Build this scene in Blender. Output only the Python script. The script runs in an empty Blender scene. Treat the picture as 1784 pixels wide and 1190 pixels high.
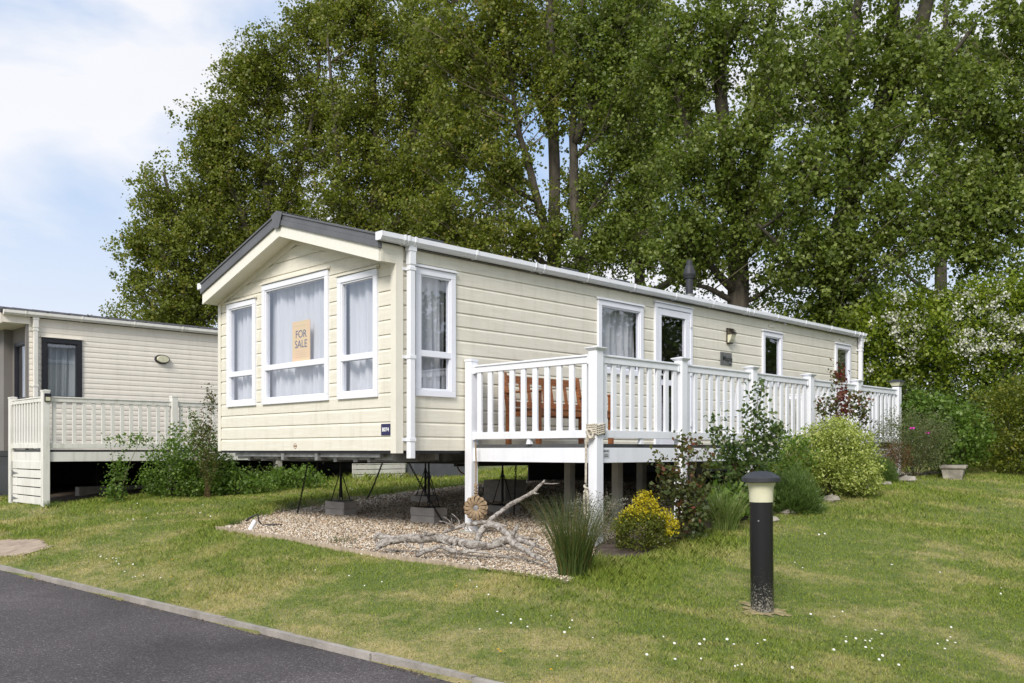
import bpy, math, random
import numpy as np
from mathutils import Vector, Matrix, Quaternion
R = math.radians
rnd = random.Random(7); rng = np.random.default_rng(7)
scene = bpy.context.scene; col = scene.collection

# ------------------------------------------------------------------ camera
F_PX = 1574.0; HZ = 785.0; CXP = 892.0           # focal length, horizon and centre of the 1784 px photograph
cam = bpy.data.objects.new('camera', bpy.data.cameras.new('camera')); col.objects.link(cam)
cam.data.sensor_width = 36; cam.data.lens = 36*F_PX/1784
cam.rotation_euler = (R(90), 0, 0); cam.location = (0, 0, 0)
cam.data.shift_y = (HZ-595)/1784
cam.data.clip_end = 3000; cam.data.clip_start = .05
scene.camera = cam

# ------------------------------------------------------------------ sky, sun, exposure
SUN_EL, SUN_AZ = R(40), R(199)                   # azimuth clockwise from +Y
world = bpy.data.worlds.new("World"); scene.world = world; world.use_nodes = True
nt = world.node_tree; N = nt.nodes; Lk = nt.links; N.clear()
out = N.new('ShaderNodeOutputWorld'); bg = N.new('ShaderNodeBackground'); bg.inputs[1].default_value = .1
sky = N.new('ShaderNodeTexSky'); sky.sky_type = 'NISHITA'; sky.sun_disc = False
sky.sun_elevation = SUN_EL; sky.sun_rotation = SUN_AZ; sky.dust_density = 2.0; sky.ozone_density = 1.5
tc = N.new('ShaderNodeTexCoord'); mp = N.new('ShaderNodeMapping'); mp.inputs['Scale'].default_value = (1.0, 1.0, 2.3); mp.inputs['Rotation'].default_value = (0, R(14), 0)
mp.inputs['Location'].default_value = (.35, 0.1, -.12)
n1 = N.new('ShaderNodeTexNoise'); n1.inputs['Scale'].default_value = 2.3; n1.inputs['Detail'].default_value = 6; n1.inputs['Roughness'].default_value = .5; n1.inputs['Distortion'].default_value = .35
cr = N.new('ShaderNodeValToRGB'); cr.color_ramp.elements[0].position = .40; cr.color_ramp.elements[1].position = .57
cr.color_ramp.elements[0].color = (.12, .12, .12, 1); cr.color_ramp.elements[1].color = (1, 1, 1, 1)
n2 = N.new('ShaderNodeTexNoise'); n2.inputs['Scale'].default_value = 1.7; n2.inputs['Detail'].default_value = 4
cc = N.new('ShaderNodeMixRGB'); cc.inputs[1].default_value = (6.4, 6.6, 7.2, 1); cc.inputs[2].default_value = (8.0, 8.05, 8.3, 1)
sep = N.new('ShaderNodeSeparateXYZ'); hz = N.new('ShaderNodeMapRange'); hz.inputs[1].default_value = .02; hz.inputs[2].default_value = .38; hz.inputs[3].default_value = 1.0; hz.inputs[4].default_value = 0
mx0 = N.new('ShaderNodeMath'); mx0.operation = 'MAXIMUM'
blue = N.new('ShaderNodeMixRGB'); blue.blend_type = 'MIX'; blue.inputs[0].default_value = .7; blue.inputs[2].default_value = (3.2, 5.1, 8.2, 1)
mix = N.new('ShaderNodeMixRGB')
Lk.new(tc.outputs['Generated'], mp.inputs[0]); Lk.new(mp.outputs[0], n1.inputs[0]); Lk.new(n1.outputs[0], cr.inputs[0]); Lk.new(mp.outputs[0], n2.inputs[0])
Lk.new(n2.outputs[0], cc.inputs[0]); Lk.new(tc.outputs['Generated'], sep.inputs[0]); Lk.new(sep.outputs[2], hz.inputs[0])
Lk.new(cr.outputs[0], mx0.inputs[0]); Lk.new(hz.outputs[0], mx0.inputs[1])
Lk.new(sky.outputs[0], blue.inputs[1]); Lk.new(blue.outputs[0], mix.inputs[1]); Lk.new(cc.outputs[0], mix.inputs[2]); Lk.new(mx0.outputs[0], mix.inputs[0])
Lk.new(mix.outputs[0], bg.inputs[0]); Lk.new(bg.outputs[0], out.inputs[0])
sun = bpy.data.objects.new('sun', bpy.data.lights.new('sun', 'SUN')); col.objects.link(sun)
sun.data.energy = 2.75; sun.data.angle = R(20); sun.data.color = (1, .95, .89)
sun.rotation_euler = Vector((math.sin(SUN_AZ)*math.cos(SUN_EL), math.cos(SUN_AZ)*math.cos(SUN_EL), math.sin(SUN_EL))).to_track_quat('Z', 'Y').to_euler()
scene.view_settings.view_transform = 'Standard'; scene.view_settings.look = 'None'
scene.view_settings.exposure = 0.36; scene.view_settings.gamma = 1.0
scene.cycles.max_bounces = 8; scene.cycles.transparent_max_bounces = 12; scene.cycles.diffuse_bounces = 3

# ------------------------------------------------------------------ frame of the plot: a runs along the caravan's side, v across it
CX, CY = -1.2192, 9.5
S2 = math.sqrt(.5)
def AV(a, v): return (CX+S2*(a-v), CY+S2*(a+v))
def toAV(x, y):
    dx, dy = np.asarray(x)-CX, np.asarray(y)-CY
    return S2*(dx+dy), S2*(-dx+dy)
def ray(px, Y): return ((px-CXP)/F_PX*Y, Y)
def pt(px, py, Y): return Vector(((px-CXP)/F_PX*Y, Y, (HZ-py)/F_PX*Y))
def sm(t): t = np.clip(t, 0, 1); return t*t*(3-2*t)
def kerb_a(v): return -2.53-.0506*v
def pad_d(a, v):
    r = v-np.interp(a, [-.83, 0, .8, 1.2], [-3.15, -2.7, -2.05, -1.97]); l = np.interp(a, [-.83, 1.3, 12], [2.28, 4.15, 4.3])-v
    return np.minimum(np.minimum(a+.83, 11.6-a), np.minimum(r, l))
def terr_av(a, v):
    a = np.asarray(a, float); v = np.asarray(v, float); ac = np.maximum(a, -.83)
    NR = np.interp(ac, [-1, 0, 3.35, 5.75, 7, 9, 14, 30, 80], [-.95, -.93, -.65, -.46, -.39, -.33, -.25, -.1, 0]) + .107*np.clip(v+2.7, -7, 0)
    NL = np.interp(ac, [-1, 0, 1.5, 4, 8, 14, 30, 80], [-.94, -.86, -.76, -.66, -.55, -.4, -.1, 0])
    w = sm((v+1)/4); nat = NR*(1-w)+NL*w
    P = np.interp(ac, [-1, 1.4, 2.5, 3.5, 5, 8, 12], [-.92, -.88, -.79, -.69, -.61, -.5, -.4]) - .06*sm((.9-v)/1.5)*sm((2.5-ac)/1.5)
    m = sm(np.where(ac <= -.83, pad_d(ac+.01, v), pad_d(ac, v))/.14+.6)
    core = nat*(1-m)+P*m
    und = .012*np.sin(a*2.3+v*1.1)+.010*np.sin(v*2.9-a*1.7)
    core = core+und*(1-m)
    ka = kerb_a(v); t = np.clip((a-ka)/(-.83-ka), 0, 1)
    z = np.where(a >= -.83, core, -1.3+(core+1.3)*t**.85)
    z = np.where(a < ka+.02, -1.37, z)
    return np.where(a < ka-6.0, -1.30, z)
def terr(x, y): a, v = toAV(x, y); return terr_av(a, v)
def tz(x, y): return float(terr(x, y))
def spot(px, py):                                 # where a ray through a photo pixel meets the ground
    Y = 3.0
    while Y < 70:
        if (HZ-py)/F_PX*Y <= tz(*ray(px, Y)): break
        Y += .02
    return ray(px, Y)

# ------------------------------------------------------------------ mesh helpers
class MB:
    def __init__(s): s.v = []; s.f = []
    def add(s, vs, fs):
        o = len(s.v); s.v += [tuple(p) for p in vs]; s.f += [tuple(i+o for i in f) for f in fs]
    def box(s, p0, p1, M=None):
        x0, y0, z0 = [min(a, b) for a, b in zip(p0, p1)]; x1, y1, z1 = [max(a, b) for a, b in zip(p0, p1)]
        vs = [(x0, y0, z0), (x1, y0, z0), (x1, y1, z0), (x0, y1, z0), (x0, y0, z1), (x1, y0, z1), (x1, y1, z1), (x0, y1, z1)]
        if M: vs = [M @ Vector(p) for p in vs]
        s.add(vs, [(0, 3, 2, 1), (4, 5, 6, 7), (0, 1, 5, 4), (1, 2, 6, 5), (2, 3, 7, 6), (3, 0, 4, 7)]); return s
    def beam(s, a, b, w, h):                      # square bar between two points
        a, b = Vector(a), Vector(b); d = (b-a); L = d.length; q = d.to_track_quat('Z', 'Y')
        M = Matrix.Translation(a) @ q.to_matrix().to_4x4(); return s.box((-w/2, -h/2, 0), (w/2, h/2, L), M)
    def tube(s, pts, r, n=8, cap=True, wob=0):
        pts = [Vector(p) for p in pts]; k = len(pts)
        rs = r if hasattr(r, '__len__') else [r]*k
        vs = []; up = None
        for i, p in enumerate(pts):
            d = (pts[min(i+1, k-1)]-pts[max(i-1, 0)])
            d = d.normalized() if d.length > 1e-9 else Vector((0, 0, 1))
            if up is None: up = d.orthogonal().normalized()
            up = (up-d*up.dot(d)); up = up.normalized() if up.length > 1e-6 else d.orthogonal().normalized()
            w = d.cross(up)
            for j in range(n):
                t = 2*math.pi*j/n; rr = rs[i]*(1+(rnd.uniform(-wob, wob) if wob else 0))
                vs.append(p+(up*math.cos(t)+w*math.sin(t))*rr)
        fs = [(i*n+j, i*n+(j+1) % n, (i+1)*n+(j+1) % n, (i+1)*n+j) for i in range(k-1) for j in range(n)]
        if cap: fs += [tuple(range(n-1, -1, -1)), tuple((k-1)*n+j for j in range(n))]
        s.add(vs, fs); return s
    def lathe(s, prof, c=(0, 0, 0), n=32):
        vs = [(c[0]+r*math.cos(2*math.pi*j/n), c[1]+r*math.sin(2*math.pi*j/n), c[2]+z) for r, z in prof for j in range(n)]
        k = len(prof)
        fs = [(i*n+j, i*n+(j+1) % n, (i+1)*n+(j+1) % n, (i+1)*n+j) for i in range(k-1) for j in range(n)]
        fs += [tuple(range(n-1, -1, -1)), tuple((k-1)*n+j for j in range(n))]
        s.add(vs, fs); return s
    def prism(s, poly, ax, t0, t1):               # polygon in the two other axes, extruded along ax
        def mk(p, t): l = list(p); l.insert(ax, t); return tuple(l)
        n = len(poly); vs = [mk(p, t0) for p in poly]+[mk(p, t1) for p in poly]
        s.add(vs, [tuple(range(n)), tuple(range(2*n-1, n-1, -1))]+[(i, i+n, (i+1) % n+n, (i+1) % n) for i in range(n)]); return s
def link(o, parent=None):
    col.objects.link(o)
    if parent: o.parent = parent
    return o
def tag(o, label=None, cat=None, group=None, kind=None):
    if label: o['label'] = label
    if cat: o['category'] = cat
    if group: o['group'] = group
    if kind: o['kind'] = kind
    return o
def obj(name, mb, m, parent=None, smooth=False, bevel=0, frame=None, fixn=True):
    me = bpy.data.meshes.new(name); me.from_pydata(mb.v, [], mb.f)
    if fixn:
        import bmesh
        bm = bmesh.new(); bm.from_mesh(me); bmesh.ops.recalc_face_normals(bm, faces=bm.faces); bm.to_mesh(me); bm.free()
    me.materials.append(m)
    if smooth:
        me.polygons.foreach_set('use_smooth', [True]*len(me.polygons))
        if smooth == 'auto':
            me.set_sharp_from_angle(angle=R(35))
    me.update()
    o = link(bpy.data.objects.new(name, me), parent)
    if bevel:
        b = o.modifiers.new('bevel', 'BEVEL'); b.width = bevel; b.segments = 2; b.limit_method = 'ANGLE'; b.harden_normals = False
    if frame: o.location = frame[0]; o.rotation_euler = (0, 0, frame[1])
    return o
def inst(src, parent, loc, name=None):
    o = src.copy(); o.location = loc; link(o, parent); return o
def empty(name, loc, rz=0):
    o = bpy.data.objects.new(name, None); o.location = loc; o.rotation_euler = (0, 0, rz); o.empty_display_size = .2; return link(o)
def copy_tree(o, parent=None):
    c = o.copy(); link(c, parent)
    for ch in list(o.children): copy_tree(ch, c)
    return c
def np_mesh(name, V, Fc, m, parent=None, tint=None, smooth=False):
    V = np.asarray(V, np.float32); Fc = np.asarray(Fc, np.int32); k = Fc.shape[1]
    me = bpy.data.meshes.new(name); me.vertices.add(len(V)); me.vertices.foreach_set('co', V.ravel())
    me.loops.add(Fc.size); me.loops.foreach_set('vertex_index', Fc.ravel())
    me.polygons.add(len(Fc)); me.polygons.foreach_set('loop_start', np.arange(0, Fc.size, k, dtype=np.int32))
    try: me.polygons.foreach_set('loop_total', np.full(len(Fc), k, np.int32))
    except Exception: pass
    if smooth: me.polygons.foreach_set('use_smooth', np.ones(len(Fc), bool))
    if tint is not None:
        at = me.attributes.new('tint', 'FLOAT', 'FACE'); at.data.foreach_set('value', np.asarray(tint, np.float32))
    me.update(calc_edges=True); me.materials.append(m)
    return link(bpy.data.objects.new(name, me), parent)

# ------------------------------------------------------------------ materials
def mk(name):
    m = bpy.data.materials.new(name); m.use_nodes = True; t = m.node_tree; p = t.nodes['Principled BSDF']; return m, t, p
def rgb(c): return (c[0], c[1], c[2], 1)
def noise(t, scale, detail=4, vec=None, rough=.55, stretch=None):
    n = t.nodes.new('ShaderNodeTexNoise'); n.inputs['Scale'].default_value = scale; n.inputs['Detail'].default_value = detail; n.inputs['Roughness'].default_value = rough
    c = t.nodes.new('ShaderNodeTexCoord'); src = c.outputs['Object']
    if stretch:
        mpp = t.nodes.new('ShaderNodeMapping'); mpp.inputs['Scale'].default_value = stretch; t.links.new(src, mpp.inputs[0]); src = mpp.outputs[0]
    t.links.new(src, n.inputs[0]); return n
def ramp(t, src, stops):
    r = t.nodes.new('ShaderNodeValToRGB'); e = r.color_ramp.elements
    while len(e) < len(stops): e.new(.5)
    for i, (p, c) in enumerate(stops): e[i].position = p; e[i].color = rgb(c) if hasattr(c, '__len__') else (c, c, c, 1)
    t.links.new(src, r.inputs[0]); return r
def bump(t, p, src, strength=.2, dist=.01):
    b = t.nodes.new('ShaderNodeBump'); b.inputs['Strength'].default_value = strength; b.inputs['Distance'].default_value = dist
    t.links.new(src, b.inputs['Height']); t.links.new(b.outputs[0], p.inputs['Normal']); return b
def mat(name, c, rough=.6, var=.12, scale=6, bmp=0, bscale=60, stretch=None, metal=0, spec=.4, c2=None):
    m, t, p = mk(name); p.inputs['Roughness'].default_value = rough; p.inputs['Metallic'].default_value = metal; p.inputs['Specular IOR Level'].default_value = spec
    n = noise(t, scale, 5, stretch=stretch)
    lo = tuple(x*(1-var) for x in c); hi = c2 or tuple(min(1, x*(1+var)) for x in c)
    r = ramp(t, n.outputs[0], [(.35, lo), (.65, hi)]); t.links.new(r.outputs[0], p.inputs['Base Color'])
    if bmp: n2 = noise(t, bscale, 4, stretch=stretch); bump(t, p, n2.outputs[0], bmp, .01)
    return m
M_siding = mat('cream_siding', (.735, .695, .575), .62, .03, 3, .16, 26, (1, 1, 14), c2=(.77, .74, .63))
def dirty(m, c=(.25, .24, .17), amt=.35):        # streaks and algae in uneven patches
    t = m.node_tree; p = t.nodes['Principled BSDF']; lk = p.inputs['Base Color'].links[0].from_socket
    n = noise(t, 2.2, 8, rough=.7, stretch=(3.5, 3.5, .5)); r = ramp(t, n.outputs[0], [(.5, 0.0), (.78, amt)])
    mxn = t.nodes.new('ShaderNodeMixRGB'); t.links.new(r.outputs[0], mxn.inputs[0]); t.links.new(lk, mxn.inputs[1]); mxn.inputs[2].default_value = rgb(c); t.links.new(mxn.outputs[0], p.inputs['Base Color']); return m
dirty(M_siding, (.36, .34, .24), .30)
M_cream = mat('cream_trim', (.75, .715, .61), .5, .03, 3); dirty(M_cream, (.36, .34, .24), .2)
M_white = mat('white_upvc', (.80, .81, .84), .38, .025, 4); dirty(M_white, (.42, .44, .40), .22)
M_frame = mat('window_upvc', (.80, .81, .86), .3, .02, 4)
M_board = mat('barge_board_paint', (.80, .775, .68), .5, .03, 3, .1, 26, (1, 8, 8))
M_nsid = mat('neighbour_siding', (.83, .77, .67), .6, .03, 3); dirty(M_nsid, (.4, .36, .27), .25)
M_nwhite = mat('weathered_upvc', (.75, .73, .67), .5, .04, 4); dirty(M_nwhite, (.30, .32, .20), .5)
M_taupe = mat('taupe_panel', (.20, .185, .17), .7, .06, 2)
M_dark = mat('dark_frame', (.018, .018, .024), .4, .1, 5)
M_roofmetal = mat('grey_roof_trim', (.115, .118, .125), .42, .1, 3)
M_tile = mat('dark_roof_tile', (.05, .05, .055), .8, .3, 10, .4, 30)
M_deck = mat('grey_decking', (.075, .078, .078), .7, .15, 5, .3, 40, (1, 12, 1))
M_timber = mat('pressure_timber', (.40, .32, .235), .8, .25, 3, .3, 30, (8, 8, 1))
M_under = mat('underdeck_timber', (.42, .40, .34), .75, .2, 3)
M_steel = mat('galvanised_steel', (.30, .30, .29), .5, .3, 8, metal=.6)
M_iron = mat('black_iron', (.022, .02, .019), .6, .3, 30, metal=.2)
M_wood = mat('orange_teak', (.22, .075, .028), .45, .3, 5, .15, 60, (3, 3, 20), c2=(.34, .13, .045))
M_block = mat('concrete_block', (.44, .40, .36), .95, .15, 5, .7, 130)
M_concrete = mat('kerb_concrete', (.33, .30, .265), .9, .2, 3, .6, 60); dirty(M_concrete, (.16, .15, .11), .6)
M_stone = mat('old_stone', (.30, .27, .22), .95, .35, 5, .8, 30)
M_rope = mat('natural_rope', (.54, .49, .40), .9, .25, 50, .5, 200)
M_jute = mat('jute_rope', (.34, .245, .15), .9, .25, 50, .5, 200)
M_soil = mat('soil', (.075, .055, .04), .95, .4, 9, 1.0, 30)
M_navy = mat('navy_plate', (.022, .022, .085), .35, .05)
M_text = mat('white_letters', (.85, .85, .85), .5, .02)
M_black = mat('black_letters', (.01, .01, .01), .5, .02)
M_navytxt = mat('navy_letters', (.03, .03, .11), .5, .02)
M_slate = mat('grey_slate_plate', (.14, .145, .14), .6, .1)
M_silver = mat('silver_plate', (.60, .61, .62), .4, .05)
M_poster = mat('orange_poster', (.90, .68, .30), .5, .08, 4, c2=(.92, .60, .30))
M_cap = mat('bollard_cap', (.035, .037, .042), .55, .2, 12)
M_lens = mat('cream_lens', (.62, .60, .43), .35, .10, 4); dirty(M_lens, (.35, .33, .2), .3)
M_hose = mat('orange_hose', (.42, .17, .02), .5, .1)
M_cable = mat('black_cable', (.03, .03, .03), .6, .1)
M_box = mat('grey_plastic', (.07, .075, .085), .6, .1)
M_room = mat('interior_wall', (.42, .43, .36), .9, .1)
M_fitting = mat('interior_fitting', (.10, .07, .05), .7, .2)

def glassmat():
    m = bpy.data.materials.new('window_glass'); m.use_nodes = True; t = m.node_tree; t.nodes.clear()
    o = t.nodes.new('ShaderNodeOutputMaterial'); mx = t.nodes.new('ShaderNodeMixShader'); tr = t.nodes.new('ShaderNodeBsdfTransparent'); gl = t.nodes.new('ShaderNodeBsdfGlossy'); fr = t.nodes.new('ShaderNodeLayerWeight')
    tr.inputs[0].default_value = (.95, .96, .98, 1); gl.inputs['Roughness'].default_value = .015; gl.inputs['Color'].default_value = (.9, .93, 1, 1); fr.inputs[0].default_value = .5
    n = noise(t, 1.3, 2); b = t.nodes.new('ShaderNodeBump'); b.inputs['Strength'].default_value = .02; b.inputs['Distance'].default_value = .05; t.links.new(n.outputs[0], b.inputs['Height']); t.links.new(b.outputs[0], gl.inputs['Normal'])
    pw = t.nodes.new('ShaderNodeMath'); pw.operation = 'POWER'; pw.inputs[1].default_value = 3.5; t.links.new(fr.outputs['Facing'], pw.inputs[0])
    ml = t.nodes.new('ShaderNodeMath'); ml.operation = 'MULTIPLY_ADD'; ml.inputs[1].default_value = .75; ml.inputs[2].default_value = .18; t.links.new(pw.outputs[0], ml.inputs[0])
    t.links.new(ml.outputs[0], mx.inputs[0]); t.links.new(tr.outputs[0], mx.inputs[1]); t.links.new(gl.outputs[0], mx.inputs[2]); t.links.new(mx.outputs[0], o.inputs[0]); return m
M_glass = glassmat()
def clothmat(name, c):
    m, t, p = mk(name); t.nodes.remove(p); o = t.nodes['Material Output']
    d = t.nodes.new('ShaderNodeBsdfDiffuse'); d.inputs[0].default_value = rgb(c); tl = t.nodes.new('ShaderNodeBsdfTranslucent'); tl.inputs[0].default_value = rgb(c)
    mx = t.nodes.new('ShaderNodeMixShader'); mx.inputs[0].default_value = .12
    t.links.new(d.outputs[0], mx.inputs[1]); t.links.new(tl.outputs[0], mx.inputs[2]); t.links.new(mx.outputs[0], o.inputs[0]); return m
M_curtain = clothmat('net_curtain', (.74, .75, .77))
M_blind = clothmat('pale_blind', (.42, .46, .48))

def leafmat(name, stops, trans=.36, rough=.45, tcol=None):
    m, t, p = mk(name); o = t.nodes['Material Output']; a = t.nodes.new('ShaderNodeAttribute'); a.attribute_name = 'tint'
    r = ramp(t, a.outputs['Fac'], stops); t.links.new(r.outputs[0], p.inputs['Base Color']); p.inputs['Roughness'].default_value = rough; p.inputs['Specular IOR Level'].default_value = .35
    tl = t.nodes.new('ShaderNodeBsdfTranslucent'); mu = t.nodes.new('ShaderNodeMixRGB'); mu.blend_type = 'MULTIPLY'; mu.inputs[0].default_value = 1; mu.inputs[2].default_value = rgb(tcol or (1.5, 1.6, .7)); t.links.new(r.outputs[0], mu.inputs[1]); t.links.new(mu.outputs[0], tl.inputs[0])
    mx = t.nodes.new('ShaderNodeMixShader'); mx.inputs[0].default_value = trans
    t.links.new(p.outputs[0], mx.inputs[1]); t.links.new(tl.outputs[0], mx.inputs[2]); t.links.new(mx.outputs[0], o.inputs[0]); return m
L_poplar = leafmat('poplar_leaf', [(0, (.07, .088, .012)), (.5, (.15, .178, .023)), (.85, (.23, .26, .045)), (1, (.29, .22, .055))])
L_poplar2 = leafmat('poplar_leaf_cool', [(0, (.055, .082, .012)), (.5, (.13, .175, .026)), (.9, (.25, .30, .075)), (1, (.34, .36, .16))])
L_hedge = leafmat('hawthorn_leaf', [(0, (.09, .135, .014)), (.5, (.19, .26, .024)), (1, (.32, .36, .05))])
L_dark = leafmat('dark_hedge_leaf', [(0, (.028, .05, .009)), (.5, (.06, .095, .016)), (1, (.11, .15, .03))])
L_rose = leafmat('rose_leaf', [(0, (.04, .075, .02)), (.6, (.09, .14, .035)), (1, (.16, .19, .06))])
L_red = leafmat('red_rose_leaf', [(0, (.06, .085, .025)), (.45, (.12, .135, .035)), (.65, (.17, .07, .035)), (1, (.15, .03, .03))], tcol=(1.3, .9, .7))
L_yel = leafmat('golden_leaf', [(0, (.07, .10, .012)), (.6, (.17, .18, .02)), (.72, (.42, .37, .014)), (1, (.66, .55, .03))], tcol=(1.2, 1.1, .5))
L_var = leafmat('variegated_leaf', [(0, (.09, .14, .02)), (.35, (.30, .37, .06)), (1, (.68, .70, .26))], tcol=(1.1, 1.15, .7))
L_lav = leafmat('lavender_leaf', [(0, (.05, .09, .02)), (.6, (.10, .16, .035)), (1, (.15, .21, .07))])
L_grey = leafmat('grey_green_leaf', [(0, (.08, .105, .045)), (.6, (.16, .19, .085)), (1, (.21, .18, .08))])
L_brown = leafmat('russet_leaf', [(0, (.12, .05, .03)), (1, (.20, .12, .05))])
L_silver = leafmat('silver_leaf', [(0, (.15, .14, .11)), (1, (.32, .30, .25))], trans=.15)
L_fresh = leafmat('fresh_leaf', [(0, (.06, .11, .015)), (.6, (.12, .20, .03)), (1, (.22, .30, .07))])
L_olive = leafmat('olive_leaf', [(0, (.06, .085, .010)), (.6, (.145, .175, .02)), (1, (.27, .25, .035))])
L_flower = leafmat('white_blossom', [(0, (.55, .55, .42)), (1, (.85, .84, .76))], trans=.2, tcol=(1, 1, 1))
L_pink = leafmat('pink_petal', [(0, (.6, .02, .35)), (1, (.75, .04, .5))], trans=.2, tcol=(1, 1, 1))
L_orange = leafmat('orange_petal', [(0, (.75, .35, .02)), (1, (.85, .5, .03))], trans=.2, tcol=(1, 1, 1))
L_rush = leafmat('rush_blade', [(0, (.03, .055, .012)), (.55, (.075, .11, .025)), (.75, (.15, .12, .035)), (1, (.26, .10, .03))], trans=.1)
L_longgrass = leafmat('long_grass_blade', [(0, (.08, .13, .025)), (.6, (.17, .23, .06)), (.8, (.32, .30, .15)), (1, (.42, .36, .22))], trans=.25)
M_bark = mat('poplar_bark', (.085, .072, .055), .95, .3, 4, .9, 14, (3, 3, .6)); M_bark2 = mat('twig_bark', (.22, .185, .13), .9, .25, 5)
M_ivybark = mat('ivy_trunk', (.05, .045, .03), .95, .4, 6, 1.0, 10)
M_stem = mat('green_stem', (.10, .09, .045), .8, .3, 8); M_redstem = mat('rose_stem', (.12, .06, .035), .8, .3, 8)

def driftmat():
    m, t, p = mk('driftwood'); p.inputs['Roughness'].default_value = .9
    n = noise(t, 22, 9, rough=.75); r = ramp(t, n.outputs[0], [(.36, (.07, .055, .045)), (.45, (.36, .31, .26)), (.58, (.70, .65, .58))]); t.links.new(r.outputs[0], p.inputs['Base Color'])
    n2 = noise(t, 45, 6, rough=.7); bump(t, p, n2.outputs[0], 1.0, .05); return m
M_drift = driftmat()

def grass_color_nodes(t):
    """dry straw patches against green, laid out by position on the lawn"""
    g = t.nodes.new('ShaderNodeNewGeometry')
    mp_ = t.nodes.new('ShaderNodeMapping'); mp_.inputs['Scale'].default_value = (1, 1, 0); mp_.inputs['Rotation'].default_value = (0, 0, R(35)); t.links.new(g.outputs['Position'], mp_.inputs[0])
    mp2 = t.nodes.new('ShaderNodeMapping'); mp2.inputs['Scale'].default_value = (1.0, 1.45, 1); t.links.new(mp_.outputs[0], mp2.inputs[0])
    n1 = t.nodes.new('ShaderNodeTexNoise'); n1.inputs['Scale'].default_value = 1.05; n1.inputs['Detail'].default_value = 9; n1.inputs['Roughness'].default_value = .68; t.links.new(mp2.outputs[0], n1.inputs[0])
    dt = t.nodes.new('ShaderNodeVectorMath'); dt.operation = 'DOT_PRODUCT'; dt.inputs[1].default_value = (S2, S2, 0); t.links.new(g.outputs['Position'], dt.inputs[0])
    dry = t.nodes.new('ShaderNodeMapRange'); a0 = S2*(CX+CY); dry.inputs[1].default_value = a0-.6; dry.inputs[2].default_value = a0-2.0; dry.inputs[3].default_value = -.025; dry.inputs[4].default_value = .045; t.links.new(dt.outputs['Value'], dry.inputs[0])
    n9 = t.nodes.new('ShaderNodeTexNoise'); n9.inputs['Scale'].default_value = 9; n9.inputs['Detail'].default_value = 6; n9.inputs['Roughness'].default_value = .7; t.links.new(g.outputs['Position'], n9.inputs[0])
    m9 = t.nodes.new('ShaderNodeMath'); m9.operation = 'MULTIPLY_ADD'; m9.inputs[1].default_value = .35; m9.inputs[2].default_value = -.175; t.links.new(n9.outputs[0], m9.inputs[0])
    s1 = t.nodes.new('ShaderNodeMath'); s1.operation = 'ADD'; t.links.new(n1.outputs[0], s1.inputs[0]); t.links.new(dry.outputs[0], s1.inputs[1])
    s2 = t.nodes.new('ShaderNodeMath'); s2.operation = 'ADD'; t.links.new(s1.outputs[0], s2.inputs[0]); t.links.new(m9.outputs[0], s2.inputs[1])
    r = t.nodes.new('ShaderNodeValToRGB'); r.color_ramp.elements[0].position = .46; r.color_ramp.elements[1].position = .66; t.links.new(s2.outputs[0], r.inputs[0])
    n2 = t.nodes.new('ShaderNodeTexNoise'); n2.inputs['Scale'].default_value = 2.2; n2.inputs['Detail'].default_value = 5; t.links.new(mp2.outputs[0], n2.inputs[0])
    return r, n2
def lawnmats():
    m, t, p = mk('lawn_ground'); p.inputs['Roughness'].default_value = .95
    r, n2 = grass_color_nodes(t)
    gr = ramp(t, n2.outputs[0], [(.35, (.09, .13, .026)), (.65, (.15, .18, .042))])
    mxn = t.nodes.new('ShaderNodeMixRGB'); t.links.new(r.outputs[0], mxn.inputs[0]); t.links.new(gr.outputs[0], mxn.inputs[1]); mxn.inputs[2].default_value = (.36, .30, .14, 1)
    t.links.new(mxn.outputs[0], p.inputs['Base Color']); n3 = noise(t, 45, 5); bump(t, p, n3.outputs[0], 1, .03)
    m2, t, p = mk('grass_blade'); p.inputs['Roughness'].default_value = .6; p.inputs['Specular IOR Level'].default_value = .25; o = t.nodes['Material Output']
    r, n2 = grass_color_nodes(t); a = t.nodes.new('ShaderNodeAttribute'); a.attribute_name = 'tint'
    gr = ramp(t, a.outputs['Fac'], [(0, (.13, .20, .025)), (.5, (.26, .335, .045)), (.8, (.39, .42, .08)), (1, (.60, .53, .22))])
    dr = ramp(t, a.outputs['Fac'], [(0, (.26, .27, .055)), (.4, (.49, .45, .15)), (1, (.74, .64, .32))])
    mxn = t.nodes.new('ShaderNodeMixRGB'); t.links.new(r.outputs[0], mxn.inputs[0]); t.links.new(gr.outputs[0], mxn.inputs[1]); t.links.new(dr.outputs[0], mxn.inputs[2])
    t.links.new(mxn.outputs[0], p.inputs['Base Color']); tl = t.nodes.new('ShaderNodeBsdfTranslucent'); t.links.new(mxn.outputs[0], tl.inputs[0])
    ms = t.nodes.new('ShaderNodeMixShader'); ms.inputs[0].default_value = .3; t.links.new(p.outputs[0], ms.inputs[1]); t.links.new(tl.outputs[0], ms.inputs[2]); t.links.new(ms.outputs[0], o.inputs[0])
    return m, m2
M_lawn, M_blade = lawnmats()
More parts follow.
